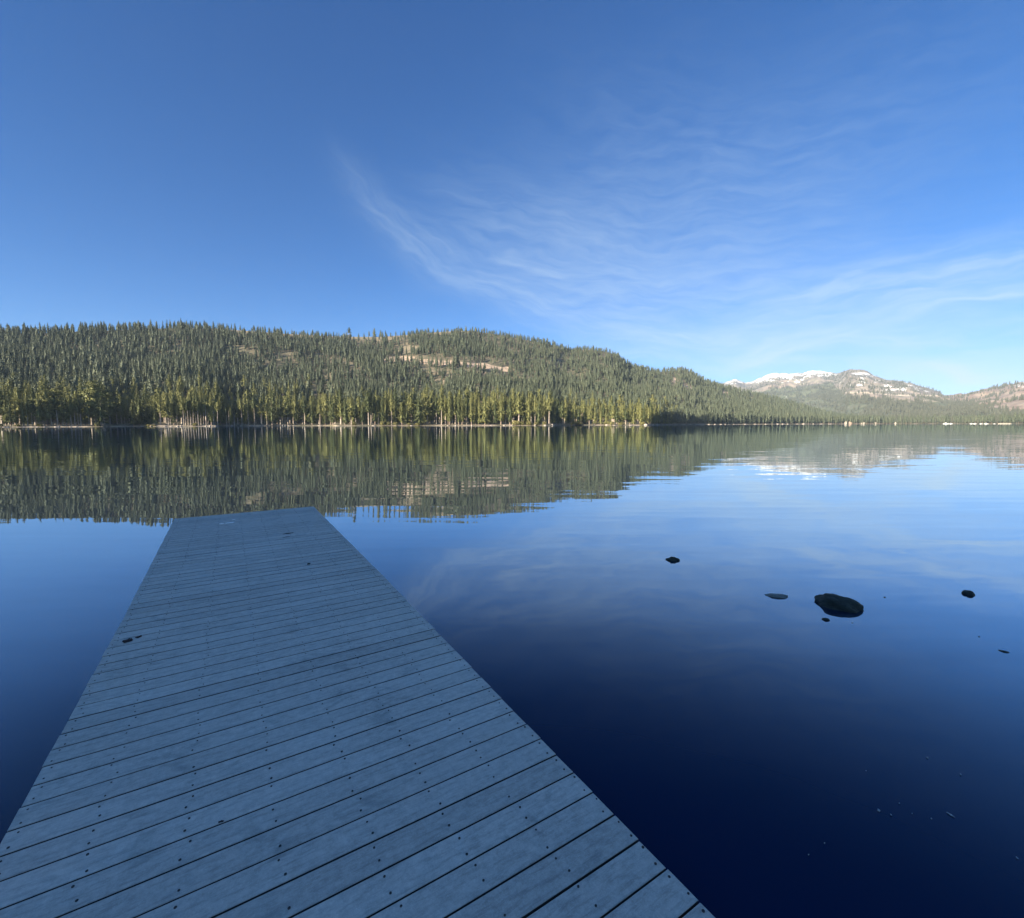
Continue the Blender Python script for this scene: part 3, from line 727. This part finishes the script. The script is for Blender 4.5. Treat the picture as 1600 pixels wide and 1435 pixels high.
while x < 1012 and len(trees) < 296:
    x += rngt.uniform(11, 17)
    trees.append((x, rngt.uniform(606, 620) + (0 if x < 870 else 14), rngt.choice(['pine', 'pine', 'fir', 'broad_pine' if x < 200 else 'pine']), 0, rngt.uniform(40, 56), 2))
trees.sort(key=lambda q: (q[5], q[0]))
counts = {}
ROW = ['front row', 'second row', 'third row']
NATW = {'fir': 7.2, 'open_fir': 8.4, 'pine': 8.8, 'high_pine': 6.8, 'broad_pine': 18, 'column_pine': 6.6, 'lodgepole': 4.4, 'snag': 3.2}
def place_tree(name, kd, x, ty, wpx, dist, zg, label, group):
    a = math.atan2(*px_ray(x, 655)[:2]); P = Vector((dist*math.sin(a), dist*math.cos(a), zg))
    r = px_ray(x, ty); top = CAM_H + dist*r[2]/math.hypot(r[0], r[1]); h = top-zg
    s = h/30.0
    wd = s*1.25 if not wpx else wpx*1.35*(dist*math.cos(a))/715.6/NATW[kd]
    wd = min(max(wd, s*.7), s*2.0)
    cm, tm, _ = TREE[kd][rngt.randrange(len(TREE[kd]))]
    e = empty(name, P); e.rotation_euler = (0, 0, rngt.uniform(0, 6.28)); e.scale = (wd, wd, s)
    tag(e, label, 'tree', group)
    link('crown', cm, e); link('trunk', tm, e)
    return e
for (x, ty, kd, wpx, dd, row) in trees:
    a = px_az(x); xe = x; dist = float(interp(pix_of_az(a), SHORE)) + dd + 3
    zg = float(hill_z(np.array([a]), np.array([dist]))[0]) - .15
    sgi = seg_of(x); counts[(row, sgi)] = counts.get((row, sgi), 0)+1
    place_tree({'fir': 'fir_tree', 'open_fir': 'fir_tree', 'snag': 'dead_tree'}.get(kd, 'pine_tree'), kd, x, ty, wpx, dist, zg,
               f"{LOOK[kd]}, {ordinal(counts[(row, sgi)])} from left in {ROW[row]}, {SEG[sgi][1]}", 'conifers along the far shore')
print('shore trees', len(trees))
# lone trees on the bare ridge
for x, ty, kd, lab in [(549, 511, 'high_pine', 'tall lone tree with a flat spreading top on the bare ridge'),
                       (545, 518, 'fir', 'short dark conifer just left of the flat topped ridge tree'),
                       (588, 512, 'fir', 'slender dark conifer, left one of a close pair on bare ridge'),
                       (598, 515, 'fir', 'bushier dark conifer, right one of a close pair on bare ridge'),
                       (441, 513, 'fir', 'small pointed conifer, left one of twins on the ridge left of centre'),
                       (445, 513, 'fir', 'small pointed conifer, right one of twins on the ridge left of centre'),
                       (723, 511, 'fir', 'conifer standing highest on the rounded ridge top at centre')]:
    a = px_az(x); dist = float(interp(x, HILL_R)) + 4
    zg = float(hill_z(np.array([a]), np.array([dist]))[0]) - .3
    e = place_tree('ridge_tree', kd, x, ty, 5.2 if kd == 'fir' else 10, dist, zg, lab, None)
    for ch in e.children:
        if ch.name.startswith('crown'):
            pass

# ------------------------------------------------------------------ shrubs, boulders, cabins and boats on the far shore
def shrub_mesh(seed):
    rg = np.random.RandomState(seed); n = 90
    a = rg.uniform(0, 6.28, n); u = rg.uniform(0, 1, n)**.5; h = rg.uniform(.1, 1, n)
    P = np.stack([np.cos(a)*u*1.1*np.sqrt(1-h*h*.7), np.sin(a)*u*1.1*np.sqrt(1-h*h*.7), h*1.0], 1)
    D = P*[1, 1, .6] + rg.normal(0, .3, (n, 3)) + [0, 0, .3]
    V, Fq, T = tufts(rg, P, D, rg.uniform(.22, .36, n), rg.uniform(0, 1, n)); return mesh_np('shrub', V, Fq, (M_BUSH,), attrs={'tint': T})
SHR = [shrub_mesh(i) for i in range(3)]
def shrub_stem(seed):
    rg = np.random.RandomState(seed); V = []; Fq = []
    for i in range(6):
        a = rg.uniform(0, 6.28); b = len(V); s = np.array([-math.sin(a), math.cos(a), 0])*.03
        for k in range(3):
            c = np.array([math.cos(a), math.sin(a), 0])*.35*k/2*rg.uniform(.8, 1.2) + [0, 0, .42*k]; V += [c-s, c+s, c+[0, 0, .05]]
        for k in range(2):
            for j in range(3): Fq.append((b+k*3+j, b+k*3+(j+1) % 3, b+k*3+3+(j+1) % 3, b+k*3+3+j))
    return mesh_np('stem', np.array(V), Fq, (M_BARK,))
STEM = shrub_stem(3)
shr = [(1,5,6),(152,5,9),(28,4,9),(62,5,8),(234,3,12),(241,2.5,8),(305,5,8),(341,4,10),(350,4,9),(554,6,7),(598,7,10),(607,6,9),(618,6,9),(640,4,8),(652,4,10),(806,8,14),(815,6,10),(826,7,12),(838,5,9),(851,6,9),(900,5,20),(948,6,10),(956,6,8),(970,4,9),(1004,5,10)]
for i, (x, hp, wp) in enumerate(shr):
    a = px_az(x); dist = float(interp(x, SHORE)) + 2.0 + (1.5 if x < 345 or x > 370 else -18)
    zg = float(hill_z(np.array([a]), np.array([dist]))[0]) - .1; k = dist*math.cos(a)/715.6
    e = empty('shrub', (dist*math.sin(a), dist*math.cos(a), zg)); e.scale = (wp*k/2.2, wp*k/2.2, hp*k*.8); e.rotation_euler = (0, 0, i*1.7)
    tag(e, f"yellow green waterside shrub, {ordinal(i+1)} from left along the far shore", 'shrub', 'shrubs along the far shore')
    link('foliage', SHR[i % 3], e); link('stem', STEM, e)

import bmesh
def rock_mesh(seed, sub=3, rough=.28, mat=None, facets=4):
    bm = bmesh.new(); bmesh.ops.create_icosphere(bm, subdivisions=sub, radius=1.0)
    rg = np.random.RandomState(seed); planes = [(rg.normal(0, 1, 3), rg.uniform(.62, .9)) for _ in range(facets)]
    planes = [(p/np.linalg.norm(p), d) for p, d in planes]
    for v in bm.verts:
        c = np.array(v.co)
        for p, d in planes:
            e = c@p - d
            if e > 0: c = c - p*e*.85
        nz = float(fbm(np.array([c[0]*1.7+seed*3.1+c[2]]), np.array([c[1]*1.7+c[2]*1.3]), seed, 4)[0]) - .5
        n2 = float(fbm(np.array([c[0]*7+seed+c[2]*5]), np.array([c[1]*7+c[2]*3]), seed+5, 2)[0]) - .5
        c = c*(1+nz*rough*1.6+n2*rough*.35); v.co = Vector(c)
    me = bpy.data.meshes.new('rock'); bm.to_mesh(me); bm.free()
    me.materials.append(mat)
    for p in me.polygons: p.use_smooth = True
    return me
def rock_material(name, a, b, scale, rough=.8, bump=.02):
    m, t, bs = material(name); g = t.add('ShaderNodeTexCoord').outputs['Object']
    n = t.noise(g, scale, 6, .65)
    t.l.new(t.mix(t.rng(n, .35, .65), rgb(*a), rgb(*b)), bs.inputs['Base Color']); bs.inputs['Roughness'].default_value = rough
    b_ = t.add('ShaderNodeBump'); b_.inputs['Strength'].default_value = .7; b_.inputs['Distance'].default_value = bump
    t.l.new(t.noise(g, scale*2, 6, .7), b_.inputs['Height']); t.l.new(b_.outputs[0], bs.inputs['Normal'])
    return m
M_BOULD = rock_material('granite', (.22, .18, .15), (.50, .43, .36), 2.0, .85, .1)
BOULD = [rock_mesh(i+40, 2, .3, M_BOULD) for i in range(5)]
bl = [(8,2,8,''),(11,2,6,''),(58,1.5,5,''),(70,1.5,4,''),(88,3,7,''),(92,4,4,''),(110,2,4,''),(120,2,5,''),(198,2,5,''),(207,2,4,''),(222,2,5,''),
      (258,2,6,''),(268,2,6,''),(278,3,5,''),(283,4,4,''),(322,3,4,''),(328,4,4,''),(333,2.5,3,''),(362,4,4,''),(377,2,5,''),(393,3,9,''),
      (434,3,3,''),(438,5,3,''),(442,4.5,3.5,''),(446,4,3,''),(453,2.5,9,''),(459,1.5,6,''),(500,2,9,''),(584,2.5,8,''),(643,2,6,''),(700,2,4,''),(712,3,4,''),(737,3,3,''),(768,2,3,''),
      (788,3,4,''),(800,2.5,5,''),(836,4,3,''),(852,3,6,''),(863,4.5,4,''),(948,3.5,6,''),(960,2,6,''),(985,2,8,''),(1009,5,8,''),(1020,3,5,''),
      (1108,1.8,5,''),(1117,2,4,''),(1126,1.6,6,''),(1133,2,3,''),(1146,1.8,3,''),(1164,1.8,5,''),(1180,2,6,''),(1196,1.8,4,''),(1215,2.2,5,''),(1223,2,4,''),(1231,1.8,3,''),(1246,1.5,5,''),(1255,2.6,5,''),(1271,1.8,3,''),(1283,1.6,8,''),(1296,1.4,9,'')]
bl.sort()
nb = {}
for i, (x, hp, wp, _) in enumerate(bl):
    a = px_az(x); dist = float(interp(pix_of_az(a), SHORE)) - .4 - (20 if 352 < x < 372 else 0); k = dist*math.cos(a)/715.6
    s = seg_of(x); far = x > 1060; key = 99 if far else s; nb[key] = nb.get(key, 0)+1
    o = link('boulder', BOULD[i % 5], None, (dist*math.sin(a), dist*math.cos(a), hp*k*.15)); o.scale = (wp*k*.42, wp*k*.34, hp*k*.38); o.rotation_euler = (0, 0, rngt.uniform(-.4, .4)-a)
    wh = 'shoreline right of the dark clump' if far else SEG[s][1]
    tag(o, f"pale boulder at the waterline, {ordinal(nb[key])} from left, {wh}", 'boulder', 'pale boulders along the far shore')

def plain(name, c, rough=.6, metal=0.0):
    m, t, bs = material(name); n = t.noise(t.add('ShaderNodeTexCoord').outputs['Object'], 3.0, 4, .6)
    t.l.new(t.mix(n, rgb(*[q*.85 for q in c]), rgb(*[min(1, q*1.12) for q in c])), bs.inputs['Base Color'])
    bs.inputs['Roughness'].default_value = rough; bs.inputs['Metallic'].default_value = metal; return m
M_CREAM = plain('cream_boards', (.38, .33, .26)); M_BROWN = plain('brown_boards', (.30, .19, .13)); M_ROOF = plain('grey_roofing', (.17, .16, .15))
M_GLASS = plain('window_glass', (.03, .04, .05), .1); M_WHITE = plain('white_gelcoat', (.52, .52, .50), .4); M_TIMBER = plain('pier_timber', (.50, .44, .36))
def box(x0, x1, y0, y1, z0, z1):
    v = [(x, y, z) for z in (z0, z1) for x, y in ((x0,y0),(x1,y0),(x1,y1),(x0,y1))]
    return v, [(0,3,2,1),(4,5,6,7),(0,1,5,4),(1,2,6,5),(2,3,7,6),(3,0,4,7)]
def join(parts):
    V = []; Fq = []
    for v, f in parts: Fq += [tuple(i+len(V) for i in q) for q in f]; V += list(v)
    return V, Fq
def far_spot(x, dd):
    a = px_az(x); X_ = float(pix_of_az(a)); dist = float(interp(X_, SHORE)) + dd
    z = float((hill_z if X_ < 1390 else mt_z)(np.array([a]), np.array([dist]))[0]); return Vector((dist*math.sin(a), dist*math.cos(a), z)), a
def cabin(x, w_, d_, h_, wallm, label):
    p, a = far_spot(x, 7 + d_); e = empty('cabin', p); e.rotation_euler = (0, 0, -a)
    tag(e, label, 'cabin', 'cabins on the farthest shore')
    hw, hd = w_/2, d_/2
    V = [(-hw,-hd,-1),(hw,-hd,-1),(hw,hd,-1),(-hw,hd,-1),(-hw,-hd,h_),(hw,-hd,h_),(hw,hd,h_),(-hw,hd,h_),(0,-hd,h_+w_*.32),(0,hd,h_+w_*.32)]
    link('wall', mesh_np('wall', V, [(0,1,5,8,4),(1,2,6,5),(2,3,7,9,6),(3,0,4,7)], (wallm,)), e)
    r0 = h_-.25; rt = h_+w_*.32+.25
    V = [(-hw-.6,-hd-.6,r0),(0,-hd-.6,rt),(0,hd+.6,rt),(-hw-.6,hd+.6,r0),(hw+.6,-hd-.6,r0),(hw+.6,hd+.6,r0)]
    V += [(q[0], q[1], q[2]+.18) for q in V]
    link('roof', mesh_np('roof', V, [(0,1,2,3),(1,4,5,2),(6,9,8,7),(7,8,11,10),(0,6,7,1),(1,7,10,4),(3,2,8,9),(2,5,11,8),(0,3,9,6),(4,10,11,5)], (M_ROOF,)), e)
    for sx in (-.28, .28):
        v, f = box(sx*w_-.7, sx*w_+.7, -hd-.06, -hd+.05, h_*.4, h_*.8); link('window', mesh_np('window', v, f, (M_GLASS,)), e)
    v, f = box(-.5, .5, -hd-.07, -hd+.05, -.2, h_*.72); link('door', mesh_np('door', v, f, (M_BROWN,)), e)
cabin(1320, 9, 9, 5.2, M_CREAM, 'tall cream cabin at the waterline below the rocky peak')
cabin(1327, 11, 8, 2.8, M_BROWN, 'low brown cabin just right of the tall cream cabin')
cabin(1348, 9, 8, 3.2, M_CREAM, 'low cream cabin, second pale one right of the tall cream cabin')
cabin(1367, 7, 7, 3.0, M_CREAM, 'small cream cabin, third pale one right of the tall cream cabin')
cabin(1398, 8, 7, 3.2, M_CREAM, 'small cream cabin farthest right of the cream row of cabins')
def boat(x, L, label):
    p, a = far_spot(x, -14); p.z = 0; e = empty('motorboat', p); e.rotation_euler = (0, 0, -a+.15)
    tag(e, label, 'boat', 'white boats moored off the farthest shore')
    prof = [(-.5, .16), (-.3, .18), (0, .18), (.25, .14), (.42, .06), (.5, .01)]; V = []; Fq = []
    for t_, hw in prof: V += [(t_*L, -hw*L, .16*L), (t_*L, -hw*L*.6, -.1), (t_*L, hw*L*.6, -.1), (t_*L, hw*L, .16*L)]
    for i in range(5):
        for j in range(3): Fq.append((i*4+j, i*4+j+1, i*4+j+5, i*4+j+4))
        Fq.append((i*4+3, i*4, i*4+4, i*4+7))
    Fq.append((0, 3, 2, 1)); Fq.append((20, 21, 22, 23))
    link('hull', mesh_np('hull', V, Fq, (M_WHITE,)), e)
    v, f = box(-.2*L, .12*L, -.11*L, .11*L, .155*L, .3*L); link('cuddy', mesh_np('cuddy', v, f, (M_WHITE,)), e)
    v, f = box(.12*L, .13*L, -.09*L, .09*L, .2*L, .29*L); link('windscreen', mesh_np('windscreen', v, f, (M_GLASS,)), e)
for i, (x, L) in enumerate([(1478, 13), (1486, 9), (1518, 8), (1523, 8), (1533, 7), (1541, 9), (1554, 5)]):
    boat(x, L, f"white boat off the farthest shore, {ordinal(i+1)} from left below reddish mountain")
p, a = far_spot(1571, -10); e = empty('pier', (p.x, p.y, 0)); e.rotation_euler = (0, 0, -a)
tag(e, 'long pale wooden pier near the right end of the farthest shore', 'pier')
v, f = box(-13, 13, -1.2, 1.2, 1.0, 1.9); link('deck', mesh_np('deck', v, f, (M_TIMBER,)), e)
for i in range(6):
    v, f = box(-12+i*4.8-.2, -12+i*4.8+.2, -.9, -.5, -3, .995); link('post', mesh_np('post', v, f, (M_TIMBER,)), e)

# ------------------------------------------------------------------ the dock
PIT = .1432; ANG = R(31.63)
dock = empty('dock', (0, 0, DECK_Z)); dock.rotation_euler = (0, 0, ANG)
tag(dock, 'long grey plank dock running out from the near bank over still water', 'dock')
m_deck, t, bs = material('weathered_deck_boards')
g = t.add('ShaderNodeTexCoord').outputs['Object']; bo = t.attr('board_offset'); bt = t.attr('board_tone')
off = t.add('ShaderNodeCombineXYZ'); t.put(off.inputs[0], bo); t.put(off.inputs[1], t.m('MULTIPLY', bo, 1.7))
va = t.add('ShaderNodeVectorMath', operation='ADD'); t.put(va.inputs[0], g); t.put(va.inputs[1], off.outputs[0])
grain = t.noise(t.mapping(va.outputs[0], scale=(7.0, 45, 1)), 1.0, 6, .7, .3)
fine = t.noise(g, 160, 4, .8); mott = t.noise(va.outputs[0], 22, 9, .85); big = t.noise(g, 1.1, 4, .55)
stain = t.noise(t.mapping(g, loc=(4, 9, 0), scale=(1, 1.4, 1)), 3.1, 6, .68, .5)
c = t.mix(t.rng(mott, .32, .68), rgb(.30, .295, .275), rgb(.58, .56, .51))
c = t.mix(t.m('MULTIPLY', t.rng(grain, .48, .70), .6), c, rgb(.18, .185, .175))
c = t.mix(t.m('MULTIPLY', t.rng(fine, .55, .75), .6), c, rgb(.74, .73, .70))
c = t.mix(t.m('MULTIPLY', t.rng(stain, .57, .70), .5), c, rgb(.12, .15, .15))
c = t.mix(t.m('MULTIPLY', t.rng(big, .4, .65), .25), c, rgb(.60, .60, .56))
hs_ = t.add('ShaderNodeHueSaturation'); t.put(hs_.inputs['Value'], bt); t.l.new(c, hs_.inputs['Color'])
ends = t.attr('edge'); c = t.mix(t.m('MULTIPLY', ends, .35), hs_.outputs[0], rgb(.72, .74, .72))  # edge highlight painted in as lighter colour along the board ends
t.l.new(c, bs.inputs['Base Color']); bs.inputs['Roughness'].default_value = .62
t.l.new(t.rng(mott, .3, .7, .65, .9), bs.inputs['Roughness']); bs.inputs['Specular IOR Level'].default_value = .3
b = t.add('ShaderNodeBump'); b.inputs['Strength'].default_value = .7; b.inputs['Distance'].default_value = .003
hgt_ = t.m('ADD', t.m('MULTIPLY', grain, .8), t.m('ADD', t.m('MULTIPLY', fine, .35), t.m('MULTIPLY', mott, .8)))
t.l.new(hgt_, b.inputs['Height']); t.l.new(b.outputs[0], bs.inputs['Normal'])
m_side = plain('gap_shade_board_sides', (.030, .032, .034), .9)  # near-black colour puts the shade of the gaps into the board sides
m_under = plain('tarred_timber', (.035, .032, .03), .8)
rd = random.Random(3)
boards = []                                        # (v0, v1, u0, u1)
k0 = -28
v0 = .947 + k0*PIT
while v0 < 10.2:
    w_gap = rd.uniform(.0105, .0125) + .011*min(max((v0-2.2)/5, 0), 1)
    idx = round((v0-.947)/PIT)
    if idx in (29,): w_gap = .022                  # joint between the two deck sections
    if rd.random() < .12: w_gap = .0095
    far_part = v0 > 5.2
    boards.append((v0+w_gap/2, v0+PIT-.003, float(np.interp(v0, [5.2, 10.2], [-.872, -.920]))+rd.uniform(-.003, .003), float(np.interp(v0, [.95, 2, 5.2, 10.2], [1.376, 1.386, 1.420, 1.436]))+rd.uniform(-.003, .003)))
    v0 += PIT
def deck_section(bs_):
    V = []; Fq = []; tone = []; offs = []; edge = []; fmt = []
    for (a0, a1, u0, u1) in bs_:
        th = .036; rr = .0035; tn = rd.gauss(1.0, .05); of = rd.uniform(0, 60); tilt = rd.uniform(-.0005, .0005); lift = rd.uniform(-.0004, .0004)
        prof = [(a0+.001, -th), (a0, -rr), (a0+rr*.35, -rr*.3), (a0+rr, 0), (a1-rr, 0), (a1-rr*.35, -rr*.3), (a1, -rr), (a1-.001, -th)]
        us = [u0, u0+.0025] + [u0+(u1-u0)*q/7 for q in range(1, 7)] + [u1-.0025, u1]
        base = len(V); skew = rd.uniform(-.001, .001); bow = rd.uniform(-.0006, .0006)
        for i, u in enumerate(us):
            endp = i in (0, len(us)-1); f_ = (u-u0)/(u1-u0)
            for (v, z) in prof:
                zz = z - (.0025 if endp and z > -.03 else 0) + lift + tilt*(v-a0)/PIT*2 + bow*math.sin(f_*3.14)
                V.append((u, v + skew*(f_-.5), zz)); tone.append(tn); offs.append(of); edge.append(1.0 if endp else 0.0)
        n = len(prof)
        for i in range(len(us)-1):
            for j in range(n):
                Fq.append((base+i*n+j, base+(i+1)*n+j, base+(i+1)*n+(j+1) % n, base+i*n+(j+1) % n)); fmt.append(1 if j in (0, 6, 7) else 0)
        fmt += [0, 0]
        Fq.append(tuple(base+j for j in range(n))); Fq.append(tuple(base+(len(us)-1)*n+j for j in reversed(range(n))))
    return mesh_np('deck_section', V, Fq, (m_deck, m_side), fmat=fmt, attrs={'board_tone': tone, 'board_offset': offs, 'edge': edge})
near_b = [q for q in boards if q[0] < 5.2]; far_b = [q for q in boards if q[0] >= 5.2]
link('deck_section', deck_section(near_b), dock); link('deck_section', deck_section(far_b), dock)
for u in (-.83, .26, 1.345):
    v, f = box(u-.02, u+.02, -3.0, 5.19, -.20, -.037); link('joist', mesh_np('joist', v, f, (m_under,)), dock)
    v, f = box(u-.02, u+.02, 5.22, 10.2, -.20, -.037); link('joist', mesh_np('joist', v, f, (m_under,)), dock)
for vv in (-1.5, 2.2, 5.15, 7.8, 10.1):
    for u in (-.77, 1.285):
        cv = [(u+.06*math.cos(q*math.pi/6), vv+.06*math.sin(q*math.pi/6), z) for z in (-4.2, -.06) for q in range(12)]
        cf = [(q, (q+1) % 12, 12+(q+1) % 12, 12+q) for q in range(12)] + [tuple(range(11, -1, -1)), tuple(range(12, 24))]
        link('post', mesh_np('post', cv, cf, (m_under,)), dock)
# screws: the hundred nearest in view as parts, the rest as one part
M_SCREW = plain('rusted_screw', (.022, .018, .02), .6)
spots = []
for (a0, a1, u0, u1) in boards:
    for u in (-.834, -.557, -.222, .103, .432, .738, 1.043, 1.357):
        for off_ in (.030, .106):
            if rd.random() > (.0 if u in (-.834, 1.357) else .14): spots.append((u+rd.gauss(0, .008), a0+off_+rd.gauss(0, .006)))
def to_world(u, v, z=0): c_, s_ = math.cos(ANG), math.sin(ANG); return (c_*u-s_*v, s_*u+c_*v, DECK_Z+z)
W = np.array([to_world(*q) for q in spots]); sx, sy = project(W)
inview = (sx > 0) & (sx < 1600) & (sy > 700) & (sy < 1435) & (W[:, 1] > 0)
order = np.argsort(np.where(inview, np.hypot(W[:, 0], W[:, 1]), 1e6))
def screw_geo(u, v, r):
    n = 8; V = [(u+r*math.cos(6.283*i/n), v+r*math.sin(6.283*i/n), z) for z in (-.002, .0021) for i in range(n)]
    V += [(u+r*.35*math.cos(6.283*i/n), v+r*.35*math.sin(6.283*i/n), .0012) for i in range(n)]
    f = [(i, (i+1) % n, n+(i+1) % n, n+i) for i in range(n)] + [(n+i, n+(i+1) % n, 2*n+(i+1) % n, 2*n+i) for i in range(n)] + [tuple(range(2*n, 3*n))]
    return V, f
sv, sf = screw_geo(0, 0, 1.0)
sv = [(x_, y_, z_) for x_, y_, z_ in sv]; screw_me = mesh_np('screw', sv, sf, (M_SCREW,))
for i in order[:100]:
    o = link('screw', screw_me, dock, (spots[i][0], spots[i][1], 0)); s = .0042+rd.random()*.0014; o.scale = (s, s, 1)
rest = link('screws', mesh_np('screws', *join([screw_geo(spots[i][0], spots[i][1], .0040) for i in order[100:]]), (M_SCREW,)), dock); rest['kind'] = 'stuff'

# ------------------------------------------------------------------ small things on the dock
def on_deck(px, py): return at_plane(px, py, DECK_Z+.0018)
M_LEAF = plain('dead_leaf', (.030, .018, .018), .8); M_DROP = plain('bird_dropping', (.95, .95, .94), .8); M_DIRT = plain('dark_mud', (.02, .022, .024), .9)
def flat_blob(name, L, W_, seed, mat, hgt=.004, curl=0.0, lobes=9):
    rg = random.Random(seed); n = 22; V = []; 
    for ring, (s, z) in enumerate(((1.0, 0), (.85, hgt*.8), (.45, hgt))):
        rr = random.Random(seed)
        for i in range(n):
            a = 6.283*i/n; k = 1+.28*math.sin(a*lobes*.5+seed)+rr.uniform(-.16, .16)
            x_, y_ = L*.5*s*k*math.cos(a), W_*.5*s*k*math.sin(a); V.append((x_, y_, z + curl*(x_/L*2)**2))
    V.append((0, 0, hgt)); Fq = []
    for r_ in range(2):
        for i in range(n): Fq.append((r_*n+i, r_*n+(i+1) % n, (r_+1)*n+(i+1) % n, (r_+1)*n+i))
    for i in range(n): Fq.append((2*n+i, 2*n+(i+1) % n, 3*n))
    return mesh_np(name, V, Fq, (mat,), smooth=True)
def small(name, me, px, py, rot, label, cat, group=None):
    o = link(name, me, None, on_deck(px, py)); o.rotation_euler = (0, 0, rot); tag(o, label, cat, group); return o
small('dead_leaf', flat_blob('leaf', .066, .042, 3, M_LEAF, .016, .006), 199, 1001, ANG+.5, 'larger dark curled dead leaf near the left edge of the dock', 'leaf')
small('dead_leaf', flat_blob('leaf', .040, .022, 8, M_LEAF, .010, .004), 216, 995, ANG+.6, 'smaller dark dead leaf just right of the larger one on dock', 'leaf')
small('bird_dropping', flat_blob('dropping', .16, .035, 4, M_DROP, .012), 359, 816.5, ANG+.25, 'longest white bird dropping near the far end of the dock', 'dropping', 'bird droppings near the dock end')
small('bird_dropping', flat_blob('dropping', .06, .035, 6, M_DROP, .012), 346, 818, ANG, 'small white bird dropping left of the longest one on the dock', 'dropping', 'bird droppings near the dock end')
small('bird_dropping', flat_blob('dropping', .05, .020, 7, M_DROP, .012), 365, 811.5, ANG, 'faint thin white dropping beyond the longest one on the dock', 'dropping', 'bird droppings near the dock end')
small('mud_patch', flat_blob('mud', .14, .06, 12, M_DIRT, .004), 450, 833, ANG+.1, 'dark mud patch on the far half of the dock', 'mud patch')
small('mud_patch', flat_blob('mud', .10, .03, 14, M_DIRT, .003), 447, 838.5, ANG, 'thin dark mud smear just before the larger mud patch', 'mud patch')
small('pebble', flat_blob('pebble', .035, .03, 15, M_DIRT, .012), 482, 881, 0, 'tiny dark pebble alone in the middle of the far deck', 'pebble')
small('pine_needle_clump', flat_blob('needles', .022, .009, 21, M_LEAF, .003), 344, 1283, .4, 'tiny dark twig bit lying on a near plank of the dock', 'twig')

# ------------------------------------------------------------------ rocks in the shallow water
M_WET = rock_material('wet_dark_rock', (.012, .017, .014), (.050, .060, .040), 7.0, .6, .04)
M_GREY = rock_material('lichen_grey_rock', (.12, .13, .12), (.36, .37, .34), 9.0, .7, .02)
def lake_rock(px, py, w_, d_, h_, seed, label, mat=M_WET, rot=0, tiltx=0, tilty=0, sub=4):
    o = link('rock', rock_mesh(seed, sub, .30, mat), None, at_plane(px, py, 0)); o.location.z = -h_*.12
    a = math.atan2(o.location.x, o.location.y)
    o.scale = (w_/2, d_/2, h_); o.rotation_euler = (tiltx, tilty, rot-a); tag(o, label, 'rock', 'rocks breaking the water surface'); return o
lake_rock(1307, 947, .48, .34, .13, 18, 'largest dark rock rising from the calm water', rot=-.1, tilty=.05)
lake_rock(1051, 876, .20, .14, .05, 23, 'small dark rounded rock farthest out, left of the others')
lake_rock(1212, 933, .26, .12, .035, 31, 'flat grey slanted rock just left of the largest rock', M_GREY, rot=.35)
lake_rock(1513, 930, .115, .13, .05, 46, 'dark rock with a pointed left side, right of the largest rock', tilty=.15)
lake_rock(1290, 970, .075, .07, .022, 52, 'small dark rock just in front of the largest rock', sub=3)
lake_rock(1382, 935, .026, .03, .010, 61, 'tiny dark rock tip between the largest rock and the right one', sub=2)
lake_rock(1568, 1020, .07, .05, .010, 71, 'thin dark rock tip near the right edge of the photo', sub=3)
lake_rock(1529, 997, .018, .02, .008, 75, 'tiniest dark rock tip, left of the thin one at right', sub=2)
def floater(px, py, L, W_, rot, label, seed, mat):
    x_, y_, z_ = at_plane(px, py, .002); o = link('surface_fleck', flat_blob('leaf', L, W_, seed, mat, .003), None, (x_, y_, z_)); o.rotation_euler = (0, 0, rot); tag(o, label, 'leaf'); return o
M_FLECK = plain('pale_surface_fleck', (.34, .36, .36), .8)  # surface flecks added in place of pale specks on the lake bed
floater(1331, 974, .022, .016, .5, 'tiny white fleck floating in front of the largest rock', 2, M_DROP)
floater(1372, 1268, .020, .011, .9, 'pale fleck on dark water, left one of two near lower right', 5, M_FLECK)
for fx_, fy_, fl_ in [(1448, 1186, .014), (1500, 1212, .012), (1404, 1257, .009), (1391, 1275, .011), (1424, 1273, .008), (1454, 1281, .010), (1352, 1206, .007), (1287, 1319, .009), (1588, 1343, .013), (1262, 1337, .008)]:
    o = floater(fx_, fy_, fl_, fl_*.55, fl_*90, 'one of ten tiny dull flecks scattered on dark water near lower right', int(fl_*1000), M_FLECK)
    o['group'] = 'tiny flecks on the dark water'
floater(1484, 1275, .028, .010, 1.9, 'pale fleck on dark water, right one of two near lower right', 6, M_FLECK)

# ------------------------------------------------------------------ haze
m_haze = bpy.data.materials.new("haze"); m_haze.use_nodes = True; t = NT(m_haze.node_tree)
t.n.remove(t.n['Principled BSDF'])
pv = t.add('ShaderNodeVolumePrincipled'); pv.inputs['Color'].default_value = rgb(.62, .80, 1.0)
pv.inputs['Density'].default_value = 0.00005; pv.inputs['Anisotropy'].default_value = 0.0
t.l.new(pv.outputs[0], t.n['Material Output'].inputs['Volume'])
hs, top, bot = 9500.0, 760.0, -5.0
v = [(sx*hs, sy*hs, zz) for zz in (bot, top) for sx, sy in ((-1,-1),(1,-1),(1,1),(-1,1))]
f = [(0,3,2,1),(4,5,6,7),(0,1,5,4),(1,2,6,5),(2,3,7,6),(3,0,4,7)]
hz_o = link('haze', mesh_np('haze', v, f, (m_haze,))); tag(hz_o, 'thin blue haze softening the far mountains', 'haze', None, 'stuff')
